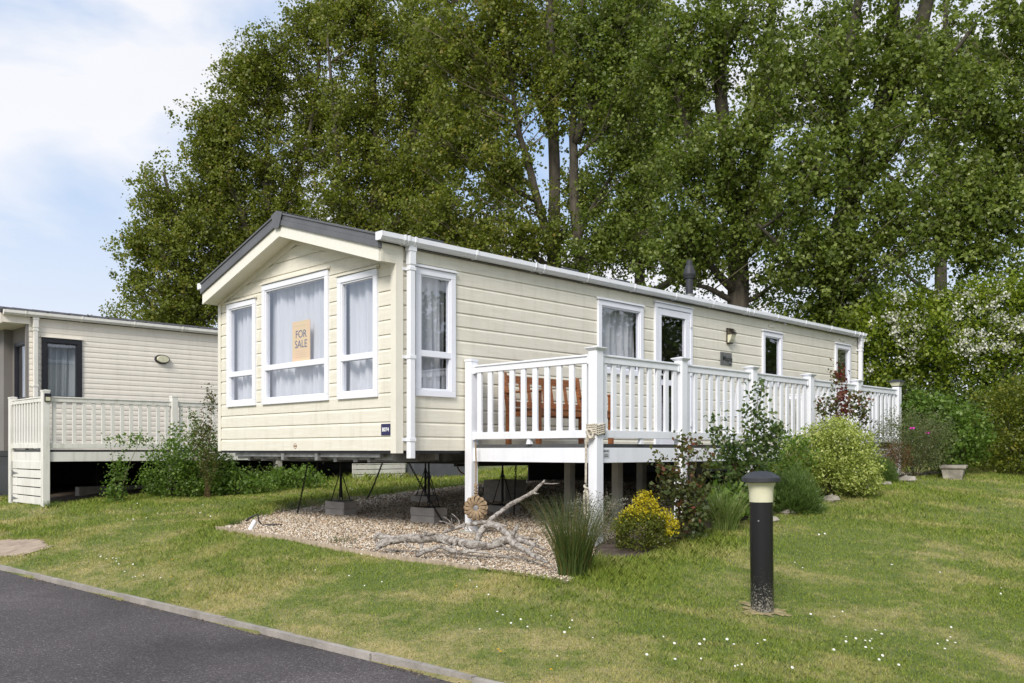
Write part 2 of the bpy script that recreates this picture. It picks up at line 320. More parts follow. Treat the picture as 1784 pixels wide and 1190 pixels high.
def gravelmats():
    m, t, p = mk('gravel_bed'); p.inputs['Roughness'].default_value = .95
    v = t.nodes.new('ShaderNodeTexVoronoi'); v.inputs['Scale'].default_value = 55; c = t.nodes.new('ShaderNodeTexCoord'); t.links.new(c.outputs['Object'], v.inputs[0])
    hs = t.nodes.new('ShaderNodeSeparateColor'); t.links.new(v.outputs['Color'], hs.inputs[0])
    r = ramp(t, hs.outputs[0], [(0, (.12, .09, .07)), (.4, (.30, .23, .16)), (.7, (.42, .35, .27)), (1, (.55, .50, .43))]); t.links.new(r.outputs[0], p.inputs['Base Color']); bump(t, p, v.outputs['Distance'], 1, .02).invert = True
    m2, t, p = mk('pebble'); p.inputs['Roughness'].default_value = .75; a = t.nodes.new('ShaderNodeAttribute'); a.attribute_name = 'tint'
    r = ramp(t, a.outputs['Fac'], [(0, (.16, .125, .095)), (.12, (.29, .21, .145)), (.35, (.47, .34, .21)), (.5, (.56, .46, .33)), (.7, (.66, .58, .46)), (.9, (.76, .71, .62)), (1, (.54, .32, .16))]); t.links.new(r.outputs[0], p.inputs['Base Color'])
    return m, m2
M_gravel, M_pebble = gravelmats()
def roadmat():
    m, t, p = mk('asphalt'); p.inputs['Roughness'].default_value = .85; p.inputs['Specular IOR Level'].default_value = .3
    v = t.nodes.new('ShaderNodeTexVoronoi'); v.inputs['Scale'].default_value = 130; c = t.nodes.new('ShaderNodeTexCoord'); t.links.new(c.outputs['Object'], v.inputs[0])
    hs = t.nodes.new('ShaderNodeSeparateColor'); t.links.new(v.outputs['Color'], hs.inputs[0])
    r = ramp(t, hs.outputs[0], [(0, (.052, .045, .045)), (.75, (.10, .088, .089)), (.93, (.145, .128, .127)), (1, (.26, .24, .23))])
    n = noise(t, .7, 7, rough=.6); r2 = ramp(t, n.outputs[0], [(.32, .62), (.48, .92), (.56, 1.0), (.72, 1.4)])
    mu = t.nodes.new('ShaderNodeMixRGB'); mu.blend_type = 'MULTIPLY'; mu.inputs[0].default_value = 1; t.links.new(r.outputs[0], mu.inputs[1]); t.links.new(r2.outputs[0], mu.inputs[2]); t.links.new(mu.outputs[0], p.inputs['Base Color'])
    bump(t, p, v.outputs['Distance'], .8, .006); return m
M_road = roadmat()
def postmat():
    m, t, p = mk('bollard_paint'); p.inputs['Roughness'].default_value = .35
    n = noise(t, 95, 5, rough=.7); c = t.nodes.new('ShaderNodeTexCoord'); s = t.nodes.new('ShaderNodeSeparateXYZ'); t.links.new(c.outputs['Object'], s.inputs[0])
    th = t.nodes.new('ShaderNodeMapRange'); th.inputs[1].default_value = 0; th.inputs[2].default_value = .36; th.inputs[3].default_value = .17; th.inputs[4].default_value = -.09; t.links.new(s.outputs[2], th.inputs[0])
    ad = t.nodes.new('ShaderNodeMath'); ad.operation = 'ADD'; t.links.new(n.outputs[0], ad.inputs[0]); t.links.new(th.outputs[0], ad.inputs[1])
    r = ramp(t, ad.outputs[0], [(.60, (.009, .009, .010)), (.68, (.26, .24, .20))]); t.links.new(r.outputs[0], p.inputs['Base Color']); return m
M_post = postmat()

# ------------------------------------------------------------------ ground, road, kerb, gravel bed
def graded(lo, hi, n0, n1, step, far):
    a = list(np.arange(n0, n1+1e-6, step)); s = step; x = n1
    while x < hi: s *= 1.18; x += s; a.append(x)
    s = step; x = n0
    while x > lo: s *= 1.18; x -= s; a.insert(0, x)
    return np.array(a)
A_ = graded(-400, 500, -3.2, 13.0, .11, 0); V_ = graded(-450, 450, -9, 11.0, .11, 0)
def sheet(name, A, V, zf, m, off=0, mask=None):
    ga, gv = np.meshgrid(A, V, indexing='ij'); x, y = AV(ga, gv); z = zf(ga, gv)+off
    Vt = np.stack([x, y, z], -1).reshape(-1, 3); na, nv = len(A), len(V)
    i, j = np.meshgrid(np.arange(na-1), np.arange(nv-1), indexing='ij'); q = np.stack([i*nv+j, (i+1)*nv+j, (i+1)*nv+j+1, i*nv+j+1], -1).reshape(-1, 4)
    if mask is not None:
        ca = (A[:-1]+A[1:])/2; cv = (V[:-1]+V[1:])/2; gca, gcv = np.meshgrid(ca, cv, indexing='ij'); q = q[mask(gca, gcv).ravel()]
    return np_mesh(name, Vt, q, m, smooth=True)
tag(sheet('lawn', A_, V_, terr_av, M_lawn), kind='structure')
mb = MB()
VV = np.arange(-60, 60.1, 1.0)
rv = []; 
for v in VV:
    k = kerb_a(v); rv += [AV(k-.03, v)+(-1.345,), AV(k-3, v)+(-1.335,), AV(k-6.0, v)+(-1.345,)]
mb.add(rv, [(3*i+j, 3*i+3+j, 3*i+4+j, 3*i+1+j) for i in range(len(VV)-1) for j in range(2)])
tag(obj('road', mb, M_road, fixn=True, smooth=True), kind='structure')
mb = MB(); v = -30.0
while v < 40:                                     # edging kerb in 0.9 m lengths with joints
    l = .905; k0, k1 = kerb_a(v), kerb_a(v+l); dz = rnd.uniform(-.004, .004); dx = rnd.uniform(-.005, .005); dt = rnd.uniform(-.006, .006)
    n = 6
    for i in range(n):
        va, vb = v+.004+(l-.008)*i/n, v+.004+(l-.008)*(i+1)/n
        w0 = dx+dt*(va-v)/l; w1 = dx+dt*(vb-v)/l
        p = [AV(kerb_a(va)-.022+w0, va), AV(kerb_a(va)+.024+w0, va), AV(kerb_a(vb)+.024+w1, vb), AV(kerb_a(vb)-.022+w1, vb)]
        mb.add([q+(-1.5,) for q in p]+[q+(-1.298+dz+rnd.uniform(-.002, .002),) for q in p], [(0, 3, 2, 1), (4, 5, 6, 7), (0, 1, 5, 4), (1, 2, 6, 5), (2, 3, 7, 6), (3, 0, 4, 7)])
    v += l
tag(obj('kerb', mb, M_concrete, smooth=False), kind='structure')
A2 = np.arange(-.85, 11.6, .08); V2 = np.arange(-3.3, 4.4, .08)
tag(sheet('gravel_bed', A2, V2, terr_av, M_gravel, .006, lambda a, v: pad_d(a, v) > -.02), kind='structure')
A3 = np.arange(-.1, 10.0, .1); V3 = np.arange(-2.85, -1.6, .08)
def bed_in(a, v): return (v > np.interp(a, [0, .5, 1.3, 3.4, 5.8, 7.1, 10], [-2.6, -2.85, -2.75, -2.70, -2.62, -2.55, -2.5])) & (v < -1.75)
tag(sheet('soil_bed', A3, V3, terr_av, M_soil, .009, bed_in), kind='structure')
A5 = np.arange(-.5, 9, .15); V5 = np.arange(8.45, 13.9, .15)
tag(sheet('soil_bed', A5, V5, terr_av, M_soil, .009), kind='structure')
# bare worn earth at the far left of the lawn
wx, wy = spot(25, 955); wa, wv = map(float, toAV(wx, wy))
A4 = np.arange(wa-.5, wa+.5, .05); V4 = np.arange(wv-1.0, wv+.9, .05)
tag(sheet('bare_earth', A4, V4, terr_av, mat('dry_earth', (.36, .28, .21), .95, .2, 8, .8, 60), .008, lambda a, v: ((a-wa)/.32+.12*np.sin(v*9))**2+((v-wv)/.75+.1*np.sin(a*17))**2 < 1), kind='structure')

def rand_unit(n):
    u = rng.normal(size=(n, 3)); return u/np.linalg.norm(u, axis=1, keepdims=True)
# pebbles
def pebbles():
    n = 120000; a = rng.uniform(-.83, 6.5, n); v = rng.uniform(-3.2, 4.3, n); x, y = AV(a, v)
    dens = np.clip((9.2/np.maximum(y, 5))**2.2, 0, 1)
    k = (pad_d(a, v) > 0) & (rng.random(n) < dens); a, v, x, y = a[k], v[k], x[k], y[k]; n = len(a); z = terr_av(a, v)
    s = rng.uniform(.006, .0125, n)*np.clip(y/8.5, .95, 1.7)
    oc = np.array([(1, 0, 0), (0, 1, 0), (-1, 0, 0), (0, -1, 0), (0, 0, 1), (0, 0, -1), (.72, .72, 0), (-.72, .72, 0)], float)[:6]
    th = rng.uniform(0, 6.28, n); sx = s*rng.uniform(.8, 1.6, n); sy = s*rng.uniform(.7, 1.1, n); szz = s*rng.uniform(.5, .9, n)
    P = oc[None]*np.stack([sx, sy, szz], -1)[:, None]+rng.normal(0, .18, (n, 6, 3))*s[:, None, None]
    c, sn = np.cos(th)[:, None], np.sin(th)[:, None]
    X = P[..., 0]*c-P[..., 1]*sn+x[:, None]; Y = P[..., 0]*sn+P[..., 1]*c+y[:, None]; Z = P[..., 2]+(z+.010+rng.uniform(0, .006, n))[:, None]
    V = np.stack([X, Y, Z], -1).reshape(-1, 3)
    f = np.array([(0, 1, 4), (1, 2, 4), (2, 3, 4), (3, 0, 4), (1, 0, 5), (2, 1, 5), (3, 2, 5), (0, 3, 5)])
    Fc = (np.arange(n)[:, None, None]*6+f[None]).reshape(-1, 3)
    return np_mesh('gravel', V, Fc, M_pebble, tint=np.repeat(rng.random(n), 8), smooth=False)
tag(pebbles(), 'pale mixed gravel spread under the front of the caravan', 'gravel', kind='stuff')

# grass blades
def in_things(a, v): return pad_d(a, v) > -.01
def blades():
    Xs, Ys, Ss = [], [], []
    for y0, y1, d in [(4.2, 6, 11000), (6, 7.5, 7500), (7.5, 9.5, 4500), (9.5, 12, 2500), (12, 16, 1200), (16, 24, 350)]:
        xm = .76; area = xm*2*(y0+y1)/2*(y1-y0); n = int(area*d)
        y = rng.uniform(y0, y1, n); x = rng.uniform(-xm, xm, n)*y; Xs.append(x); Ys.append(y); Ss.append(np.full(n, (9000/d)**.38))
    x = np.concatenate(Xs); y = np.concatenate(Ys); s = np.concatenate(Ss)
    a, v = toAV(x, y)
    k = (a > kerb_a(v)+.012) & (pad_d(a, v) < .02) & ~(bed_in(a, v) & (a > .2) & (a < 9)) & ~(((a-wa)/.32)**2+((v-wv)/.75)**2 < .85)
    k &= ~((v > 8.45) & (a > -.5)); k &= ((x-bx_)**2+((y-by_)*.8)**2 > (.13+.07*rng.random(len(x))**2)**2)
    x, y, s, a, v = x[k], y[k], s[k], a[k], v[k]; n = len(x); z = terr_av(a, v)
    h = s*rng.uniform(.009, .023, n)
    edge = np.exp(-np.abs(pad_d(a, v)+.05)/.12)*(rng.random(n) < .5)*((a > -.6) | (v > 2.2)); h *= 1+1.6*edge
    tuft = np.exp(-(((a+.35)/.5)**2+((v+3.0)/.5)**2))+np.exp(-(((a-1.2)/.9)**2+((v+3.0)/.25)**2))+.8*np.exp(-((v-7.9)/.4)**2)*(a > -.9)+.7*np.exp(-((a+.75)/.3)**2-((v-2.6)/.4)**2); h *= 1+1.5*np.clip(tuft, 0, 1)
    mow = .85+.35*np.sin(x*1.7+np.sin(y*2.1)); h *= np.clip(mow, .7, 1.2)
    w = s*rng.uniform(.0012, .0024, n); th = rng.uniform(0, 6.28, n); ln = h*rng.uniform(.2, 1.1, n); la = rng.uniform(0, 6.28, n)
    dx, dy = np.cos(th)*w, np.sin(th)*w; lx, ly = np.cos(la)*ln, np.sin(la)*ln
    V = np.empty((n, 5, 3))
    V[:, 0] = np.stack([x-dx, y-dy, z], -1); V[:, 1] = np.stack([x+dx, y+dy, z], -1)
    V[:, 2] = np.stack([x+dx*.8+lx*.3, y+dy*.8+ly*.3, z+h*.6], -1); V[:, 4] = np.stack([x-dx*.8+lx*.3, y-dy*.8+ly*.3, z+h*.6], -1)
    V[:, 3] = np.stack([x+lx, y+ly, z+h], -1)
    Fc = np.arange(n)[:, None]*5+np.arange(5)[None]
    return np_mesh('grass', V.reshape(-1, 3), Fc, M_blade, tint=np.clip(rng.beta(2, 3, n)+.0*x, 0, 1))
bx_, by_ = spot(1328, 1064)
ba_, bv_ = map(float, toAV(bx_, by_))
tag(sheet('bare_earth', np.arange(ba_-.4, ba_+.4, .03), np.arange(bv_-.4, bv_+.4, .03), terr_av, mat('straw_earth', (.32, .26, .13), .95, .35, 20, 1, 120), .006, lambda a, v: (a-ba_)**2+(v-bv_)**2 < (.155+.04*np.sin(np.arctan2(a-ba_, v-bv_)*3)+.03*np.sin(np.arctan2(a-ba_, v-bv_)*7))**2), kind='structure')
def litter():
    n = 2600; v = rng.uniform(-5, 6, n); cl = np.sin(v*3.1)+np.sin(v*7.7+1)+rng.normal(0, .8, n); k = cl > .3; v = v[k]; n = len(v)
    a = kerb_a(v)-.03-np.abs(rng.normal(0, .035, n)); x, y = AV(a, v); s = rng.uniform(.004, .012, n); C = np.stack([x, y, np.full(n, -1.343)+s*.3], -1)
    d = rand_unit(n); V = np.stack([C+d*s[:, None], C+rand_unit(n)*s[:, None]*.5, C-d*s[:, None], C+rand_unit(n)*s[:, None]*.5], 1)
    return np_mesh('litter', V.reshape(-1, 3), np.arange(n*4).reshape(-1, 4), M_litter, tint=rng.random(n))
tag(blades(), 'short green grass with dry straw coloured patches', 'grass', kind='stuff')

def daisies():
    pts = []
    cl = [(1500, 1130, 22, 40, 22), (1475, 1085, 6, 30, 12), (1005, 1100, 7, 25, 12), (1200, 1130, 8, 40, 14), (1310, 1130, 8, 40, 10), (1640, 1135, 12, 22, 18), (1560, 1165, 6, 40, 14), (1040, 1125, 5, 60, 20), (935, 1085, 6, 50, 20),
          (1430, 940, 5, 16, 5), (1400, 990, 4, 20, 10), (1510, 870, 4, 30, 8), (1385, 895, 5, 12, 5), (1620, 1000, 4, 60, 30), (200, 985, 14, 30, 10), (250, 1010, 10, 25, 8), (300, 890, 14, 50, 8), (380, 900, 6, 30, 6), (240, 910, 8, 30, 6),
          (560, 1000, 3, 60, 15), (640, 970, 3, 40, 10), (830, 1030, 6, 40, 20), (860, 1080, 5, 40, 10), (900, 1100, 4, 60, 20), (700, 1010, 3, 60, 20), (560, 840, 14, 50, 6), (640, 855, 10, 40, 5), (680, 830, 10, 40, 5), (1300, 1170, 8, 120, 12), (1700, 1060, 4, 50, 30), (1150, 1160, 6, 80, 12)]
    for cx_, cy_, n, sx, sy in cl:
        for _ in range(max(2, int(n*.5))):
            px, py = rnd.gauss(cx_, sx*.6), rnd.gauss(cy_, sy*.6)
            if 0 < px < 1784 and py < 1188: pts.append(spot(px, py))
    pts = [p for p in pts if float(pad_d(*toAV(*p))) < -.05 and float(toAV(*p)[0]) > float(kerb_a(toAV(*p)[1]))+.05]
    V, Fc = [], []
    for x, y in pts:
        z = tz(x, y)+rnd.uniform(.035, .055); r = rnd.uniform(.005, .0095); tilt = rnd.uniform(-.3, .3); o = len(V)
        V.append((x, y, z+.003))
        for j in range(9): t = 2*math.pi*j/9; V.append((x+r*math.cos(t), y+r*math.sin(t), z+tilt*r*math.sin(t)+.5*r*math.sin(t)))
        Fc += [(o, o+1+j, o+1+(j+1) % 9) for j in range(9)]
    tag(np_mesh('daisies', V, Fc, L_flower, tint=np.full(len(Fc), .9)), 'small white daisies scattered over the lawn', 'daisies', kind='stuff')
    V, Fc = [], []
    for px, py in [(300, 982), (278, 987), (298, 1014), (795, 1031), (868, 1145), (75, 882), (205, 882), (872, 1148), (1402, 898), (960, 1180)]:
        x, y = spot(px, py); z = tz(x, y)+.04; r = .012; o = len(V); V.append((x, y, z+.008))
        for j in range(9): t = 2*math.pi*j/9; V.append((x+r*math.cos(t), y+r*math.sin(t), z-.3*r*math.sin(t)))
        Fc += [(o, o+1+j, o+1+(j+1) % 9) for j in range(9)]
    tag(np_mesh('dandelions', V, Fc, L_orange, tint=np.full(len(Fc), .9)), 'scattered yellow dandelion heads in the lawn', 'dandelions', kind='stuff')
daisies()
M_litter = leafmat('dry_litter', [(0, (.07, .05, .035)), (1, (.30, .22, .13))], trans=.05)
tag(litter(), 'dry brown grass clippings and grit lying along the kerb', 'litter', kind='stuff')

# ------------------------------------------------------------------ foliage
def rand_unit(n):
    u = rng.normal(size=(n, 3)); return u/np.linalg.norm(u, axis=1, keepdims=True)
def leaf_mesh(name, C, S, m, parent, tint, nb=None, asp=.75, bias=None):
    """one small folded leaf per centre"""
    C = np.asarray(C); n = len(C); S = np.broadcast_to(S, n)
    nr = rand_unit(n)
    if bias is not None: nr = nr+bias; nr /= np.linalg.norm(nr, axis=1, keepdims=True)
    d = rand_unit(n); d = d-nr*(d*nr).sum(1, keepdims=True); d /= np.linalg.norm(d, axis=1, keepdims=True)
    w = np.cross(nr, d); S1 = S[:, None]
    V = np.empty((n, 4, 3)); up = nr*S1*.14
    V[:, 0] = C-d*S1*.5; V[:, 1] = C+w*S1*.5*asp-d*S1*.08+up; V[:, 2] = C+d*S1*.55; V[:, 3] = C-w*S1*.5*asp-d*S1*.08+up
    Fc = np.arange(n)[:, None]*4+np.arange(4)[None]
    return np_mesh(name, V.reshape(-1, 3), Fc, m, parent, tint=tint)
def bez(p0, p1, p2, n):
    return [(1-t)**2*p0+2*t*(1-t)*p1+t*t*p2 for t in [i/(n-1) for i in range(n)]]

TREE_LEAVES = 0
def tree(label, leaders, lobes, leafm, dens=1.0, size=.074, bark=M_bark, group='tall poplars behind the caravan', spray=24, seed=1):
    """leaders: [(list of points, r0, r1)]; lobes: [(centre, (rx, ry, rz), weight)]"""
    global TREE_LEAVES
    r_ = random.Random(seed)
    base = leaders[0][0][0]; root = empty('poplar_tree', base); tag(root, label, 'tree', group)
    off = Vector(base); tb = MB(); lead = []
    for pts, r0, r1 in leaders:
        pts = [Vector(p) for p in pts]; k = len(pts); fine = []
        for i in range(k-1):
            for q in range(5):
                t = q/5; p = pts[i].lerp(pts[i+1], t); fine.append(p+Vector((r_.uniform(-1, 1), r_.uniform(-1, 1), 0))*.04)
        fine.append(pts[-1]); n = len(fine)
        fine = [fine[0]]+[(fine[i-1]+fine[i]*2+fine[i+1])/4 for i in range(1, n-1)]+[fine[-1]]
        rs = [r0+(r1-r0)*(i/(n-1))**.8 for i in range(n)]
        if pts[0].z < .5: rs[0] *= 1.35; rs[1] *= 1.12
        tb.tube([p-off for p in fine], rs, 9, wob=.05); lead += [(p, r) for p, r in zip(fine, rs)]
    sprays = []; bb = MB()
    for (c, rad, wt) in lobes:
        c = Vector(c); vol = rad[0]*rad[1]*rad[2]
        # limb to the lobe
        def attach(tgt, nodes, slope):
            best = None
            for p, rr in nodes:
                h = math.hypot(p.x-tgt.x, p.y-tgt.y); want = tgt.z-slope*h
                sc = abs(p.z-want)+.45*h
                if best is None or sc < best[0]: best = (sc, p, rr)
            return best[1], best[2]
        p0, r0 = attach(c, lead, .75)
        mid = (p0+c)/2+Vector((r_.uniform(-.2, .2), r_.uniform(-.2, .2), -.15*(c-p0).length))
        limb = bez(p0, mid, c, 8); rl = [max(.022, min(r0*.55, .11)*(1-i/8)+.02) for i in range(8)]
        tb.tube([p-off for p in limb], rl, 7); nodes = [(p, q) for p, q in zip(limb, rl)]+lead
        n = int(wt*dens*50*(vol**.62))
        for _ in range(n):
            u = Vector(rand_unit(1)[0]); rr = r_.random()**.42
            tgt = c+Vector((u.x*rad[0], u.y*rad[1], u.z*rad[2]))*rr
            if tgt.z < off.z+1.4: continue
            q0, qr = attach(tgt, nodes, .6); L = (tgt-q0).length
            m1 = (q0+tgt)/2+Vector((r_.uniform(-.15, .15)*L, r_.uniform(-.15, .15)*L, r_.uniform(-.18, .05)*L))
            b = bez(q0, m1, tgt, 6); bb.tube([p-off for p in b], [min(.035, .011+.006*L)*(1-i/6.5) for i in range(6)], 4, cap=False)
            ns = r_.randint(4, 7)
            for s in range(ns):
                t = 1-.75*r_.random()**1.5*min(1, 1.8/max(L, .1)); i = min(4, int(t*5)); p = b[i].lerp(b[i+1], t*5-i)
                sprays.append(p+Vector((r_.gauss(0, .27), r_.gauss(0, .27), r_.gauss(0, .22))))
    obj('trunk', tb, bark, root, smooth=True, fixn=False)
    sp = np.array([tuple(p-off) for p in sprays]); k = rng.integers(int(spray*.4), int(spray*1.7), len(sp))
    idx = np.repeat(np.arange(len(sp)), k); n = len(idx)
    el = rand_unit(len(sp))*.15                                        # each spray is a little streak of leaves
    C = sp[idx]+el[idx]*rng.normal(size=(n, 1))+rng.normal(0, .066, (n, 3))
    tint = np.clip(.5+.16*rng.normal(size=len(sp))[idx]+.17*rng.normal(size=n), 0, .93); old = rng.random(n) < .012; tint[old] = 1
    cr_ = leaf_mesh('crown', C, size*rng.uniform(.5, 1.4, n), leafm, root, tint, asp=.95, bias=np.array([0, -.25, .45]))
    TREE_LEAVES += n
    obj('branches', bb, M_bark2, cr_, smooth=True, fixn=False)
    return root
def lob(Y, *ls): return [(pt(px, py, Y+dy), (rx*Y/F_PX, max(rx, ry)*.75*Y/F_PX, ry*Y/F_PX), w) for px, py, rx, ry, dy, w in ls]
def base_at(px, Y): x, y = ray(px, Y); return Vector((x, y, tz(x, y)-.1))

def shrub(name, label, cat, x, y, lobes, n, size, m, stems=6, stemm=None, group=None, asp=.7, tfun=None, clump=8, cs=.05, zoff=0, surf=.5, flowers=None, srad=.006, parts=True):
    """lobes: (dx, dy, dz, rx, ry, rz) about the base; leaves in small clumps, mostly near the surface"""
    z = tz(x, y)+zoff; root = empty(name, (x, y, z)); tag(root, label, cat, group)
    lb = np.array(lobes, float); vol = (lb[:, 3]*lb[:, 4]*lb[:, 5])**.67; pr = vol/vol.sum()
    nc = max(3, n//clump); w = rng.choice(len(lb), nc, p=pr); u = rand_unit(nc); rr = rng.random(nc)**(1/3*surf)
    # ragged outline
    ph = rng.uniform(0, 6.28, 6); rag = 1+.10*np.sin(u[:, 0]*5+ph[0])+.10*np.sin(u[:, 1]*6+ph[1])+.10*np.sin(u[:, 2]*7+ph[2])
    c = lb[w, :3]+u*lb[w, 3:6]*(rr*rag)[:, None]; c = c[c[:, 2] > .02]; nc = len(c)
    k = np.repeat(np.arange(nc), clump); C = c[k]+rng.normal(0, cs, (len(k), 3)); C = C[C[:, 2] > .005] if True else C
    k = k[:len(C)]
    t = np.clip(.5+.18*rng.normal(size=nc)[k]+.18*rng.normal(size=len(C)), 0, 1) if tfun is None else tfun(C)
    leaf_mesh('foliage', C, size*rng.uniform(.6, 1.3, len(C)), m, root, t, asp=asp, bias=np.array([0, -.2, .5]))
    mb = MB()
    for i in range(stems):
        j = rng.choice(nc); tgt = Vector(c[j]); p0 = Vector((rnd.uniform(-.06, .06), rnd.uniform(-.06, .06), -.05))
        mid = Vector((tgt.x*.35, tgt.y*.35, tgt.z*.6)); b = bez(p0, mid, tgt, 6); mb.tube(b, [srad*(1.2-i_/6) for i_ in range(6)], 5, cap=False)
    if stems: obj('stem', mb, stemm or M_stem, root, smooth=True, fixn=False)
    if flowers:
        fm, fn, fs, fc, fcs = flowers[:5]; sel = c[np.argsort(c[:, 1]/np.abs(c[:, 1]).max()-.25*c[:, 2]/c[:, 2].max()+rng.normal(0, .22, nc))][:fn]
        kk = np.repeat(np.arange(len(sel)), fc); FC = sel[kk]+rng.normal(0, fcs, (len(kk), 3))+np.array([0, -.03, .02])
        leaf_mesh('blossom', FC, fs*rng.uniform(.7, 1.2, len(FC)), fm, root, rng.random(len(FC)), asp=1)
    return root
def tuft(name, label, cat, x, y, n, h, spread, m, w=.004, lean=.35, group=None, base=.08):
    z = tz(x, y); root = empty(name, (x, y, z)); tag(root, label, cat, group)
    seg = 5; V = np.empty((n, seg+1, 2, 3)); th = rng.uniform(0, 6.28, n); r0 = base*np.sqrt(rng.random(n)); H = h*rng.uniform(.45, 1, n)**.8; ln = spread*rng.uniform(.1, 1, n)*H/h
    la = th+rng.normal(0, .5, n); wd = rng.uniform(0, 3.14, n)
    for i in range(seg+1):
        t = i/seg; X = np.cos(th)*r0+np.cos(la)*ln*t**(1.4+lean); Y = np.sin(th)*r0+np.sin(la)*ln*t**(1.4+lean); Z = H*(t-.15*lean*t**3)-.02
        ww = w*(1-t*.85)
        V[:, i, 0] = np.stack([X-np.cos(wd)*ww, Y-np.sin(wd)*ww, Z], -1); V[:, i, 1] = np.stack([X+np.cos(wd)*ww, Y+np.sin(wd)*ww, Z], -1)
    b = np.arange(n)[:, None, None]*(seg+1)*2+np.arange(seg)[None, :, None]*2+np.array([0, 1, 3, 2])[None, None]
    o = np_mesh('blades', V.reshape(-1, 3), b.reshape(-1, 4), m, root, tint=np.repeat(np.clip(rng.beta(2, 2.6, n), 0, 1), seg))
    return root

# ------------------------------------------------------------------ caravan parts. Local frame: x along the side, y across, z up from the floor line
FR = ((CX, CY, 0), R(45))
def p_side(u, z, d): return (u, -d, z)            # wall at y = 0 facing the deck
def p_front(u, z, d): return (-d, u, z)           # wall at x = 0 facing the road
def pbox(mb, pl, u0, u1, z0, z1, d0, d1):
    a = pl(u0, z0, d0); b = pl(u1, z1, d1); mb.box(a, b); return mb
def siding(mb, pl, lim, z0, z1, pitch, holes, groove=.012, band=.026, zb=0.0):
    """shiplap boards; lim(z) -> (u0, u1); holes are (u0, u1, z0, z1)"""
    seg = []; k0 = int(math.floor((z0-zb)/pitch)); k1 = int(math.ceil((z1-zb)/pitch))
    for k in range(k0, k1):
        b = zb+k*pitch
        seg += [(b, 0, b+pitch-band-.007, 0), (b+pitch-band-.007, 0, b+pitch-.007, -groove), (b+pitch-.007, -groove, b+pitch, -groove), (b+pitch, -groove, b+pitch, 0)]
    cuts = sorted({h[2] for h in holes} | {h[3] for h in holes} | {z0, z1})
    for za, da, zc, dc in seg:
        parts = [(za, da, zc, dc)]
        if zc > za+1e-9:
            parts = []; zs = [za]+[c for c in cuts if za+1e-6 < c < zc-1e-6]+[zc]
            for a, b in zip(zs[:-1], zs[1:]):
                parts.append((a, da+(dc-da)*(a-za)/(zc-za), b, da+(dc-da)*(b-za)/(zc-za)))
        for a, d_a, b, d_b in parts:
            m_ = (a+b)/2
            if m_ < z0 or m_ > z1: continue
            (l0, r0), (l1, r1) = lim(a), lim(b)
            if r0 <= l0 and r1 <= l1: continue
            if r1 < l1: l1 = r1 = (l1+r1)/2
            hs = sorted([h for h in holes if h[2]-1e-6 <= m_ <= h[3]+1e-6], key=lambda h: h[0])
            edges = [(l0, l1)]
            for h in hs: edges += [(h[0], h[0]), (h[1], h[1])]
            edges.append((r0, r1))
            for (a0, a1), (b0, b1) in zip(edges[::2], edges[1::2]):
                if b0-a0 < 1e-4 and b1-a1 < 1e-4: continue
                mb.add([pl(a0, a, d_a), pl(b0, a, d_a), pl(b1, b, d_b), pl(a1, b, d_b)], [(0, 1, 2, 3)])
    return mb
def window(parent, pl, u0, u1, z0, z1, transom=None, fw=.07, curtain=True, mf=None, hood=True, name='window', seed=0, hoodm=None, cm=None, proud=.028):
    """frame with mitred look, pane, net curtain behind"""
    mf = mf or M_frame; mb = MB()
    for a, b, c, d in [(u0, u1, z0, z0+fw), (u0, u1, z1-fw, z1), (u0, u0+fw, z0+fw, z1-fw), (u1-fw, u1, z0+fw, z1-fw)]: pbox(mb, pl, a, b, c, d, -.05, proud)
    e = .018                                      # inner bead
    for a, b, c, d in [(u0+fw, u1-fw, z0+fw, z0+fw+e), (u0+fw, u1-fw, z1-fw-e, z1-fw), (u0+fw, u0+fw+e, z0+fw+e, z1-fw-e), (u1-fw-e, u1-fw, z0+fw+e, z1-fw-e)]: pbox(mb, pl, a, b, c, d, -.045, proud-.012)
    if transom: pbox(mb, pl, u0+fw-.001, u1-fw+.001, transom-.034, transom+.034, -.048, proud-.003)
    w = obj(name, mb, mf, parent, bevel=.004)
    g = MB()
    def pane(a, b, c, d):
        g.add([pl(a, c, -.01), pl(b, c, -.01), pl(b, d, -.01), pl(a, d, -.01)], [(0, 1, 2, 3) if pl is p_side else (3, 2, 1, 0)])
    if transom: pane(u0+fw, u1-fw, z0+fw, transom-.034); pane(u0+fw, u1-fw, transom+.034, z1-fw)
    else: pane(u0+fw, u1-fw, z0+fw, z1-fw)
    obj('pane', g, M_glass, w, fixn=False)
    if hood:
        h = MB(); pbox(h, pl, u0-.02, u1+.02, z1+.004, z1+.022, .001, .045); pbox(h, pl, u0-.02, u1+.02, z1+.022, z1+.040, .001, .012); obj('drip_hood', h, hoodm or M_white, w, bevel=.002)
    if curtain:
        r_ = random.Random(seed); c = MB(); n = int((u1-u0)*90); vs = []; ph = [r_.uniform(0, 6) for _ in range(4)]
        gap = 0
        for i in range(n+1):
            u = u0+.02+(u1-u0-.04)*i/n; 
            for j in range(7):
                z = z1-.03-(z1-z0-.06)*j/6; k = 1+.5*j/6
                d = .020*math.sin(u*44+ph[0]+.9*math.sin(u*7+ph[1])+.5*math.sin(j*.5+ph[3]))*k+.010*math.sin(u*95+ph[1]+.3*j)+.018*math.sin(u*15+ph[2])*k
                vs.append(pl(u, z, -.13+d))
        fs = [(i*7+j, (i+1)*7+j, (i+1)*7+j+1, i*7+j+1) for i in range(n) for j in range(6)]
        c.add(vs, fs); obj('net_curtain', c, cm or M_curtain, w, smooth=True, fixn=False)
    return w
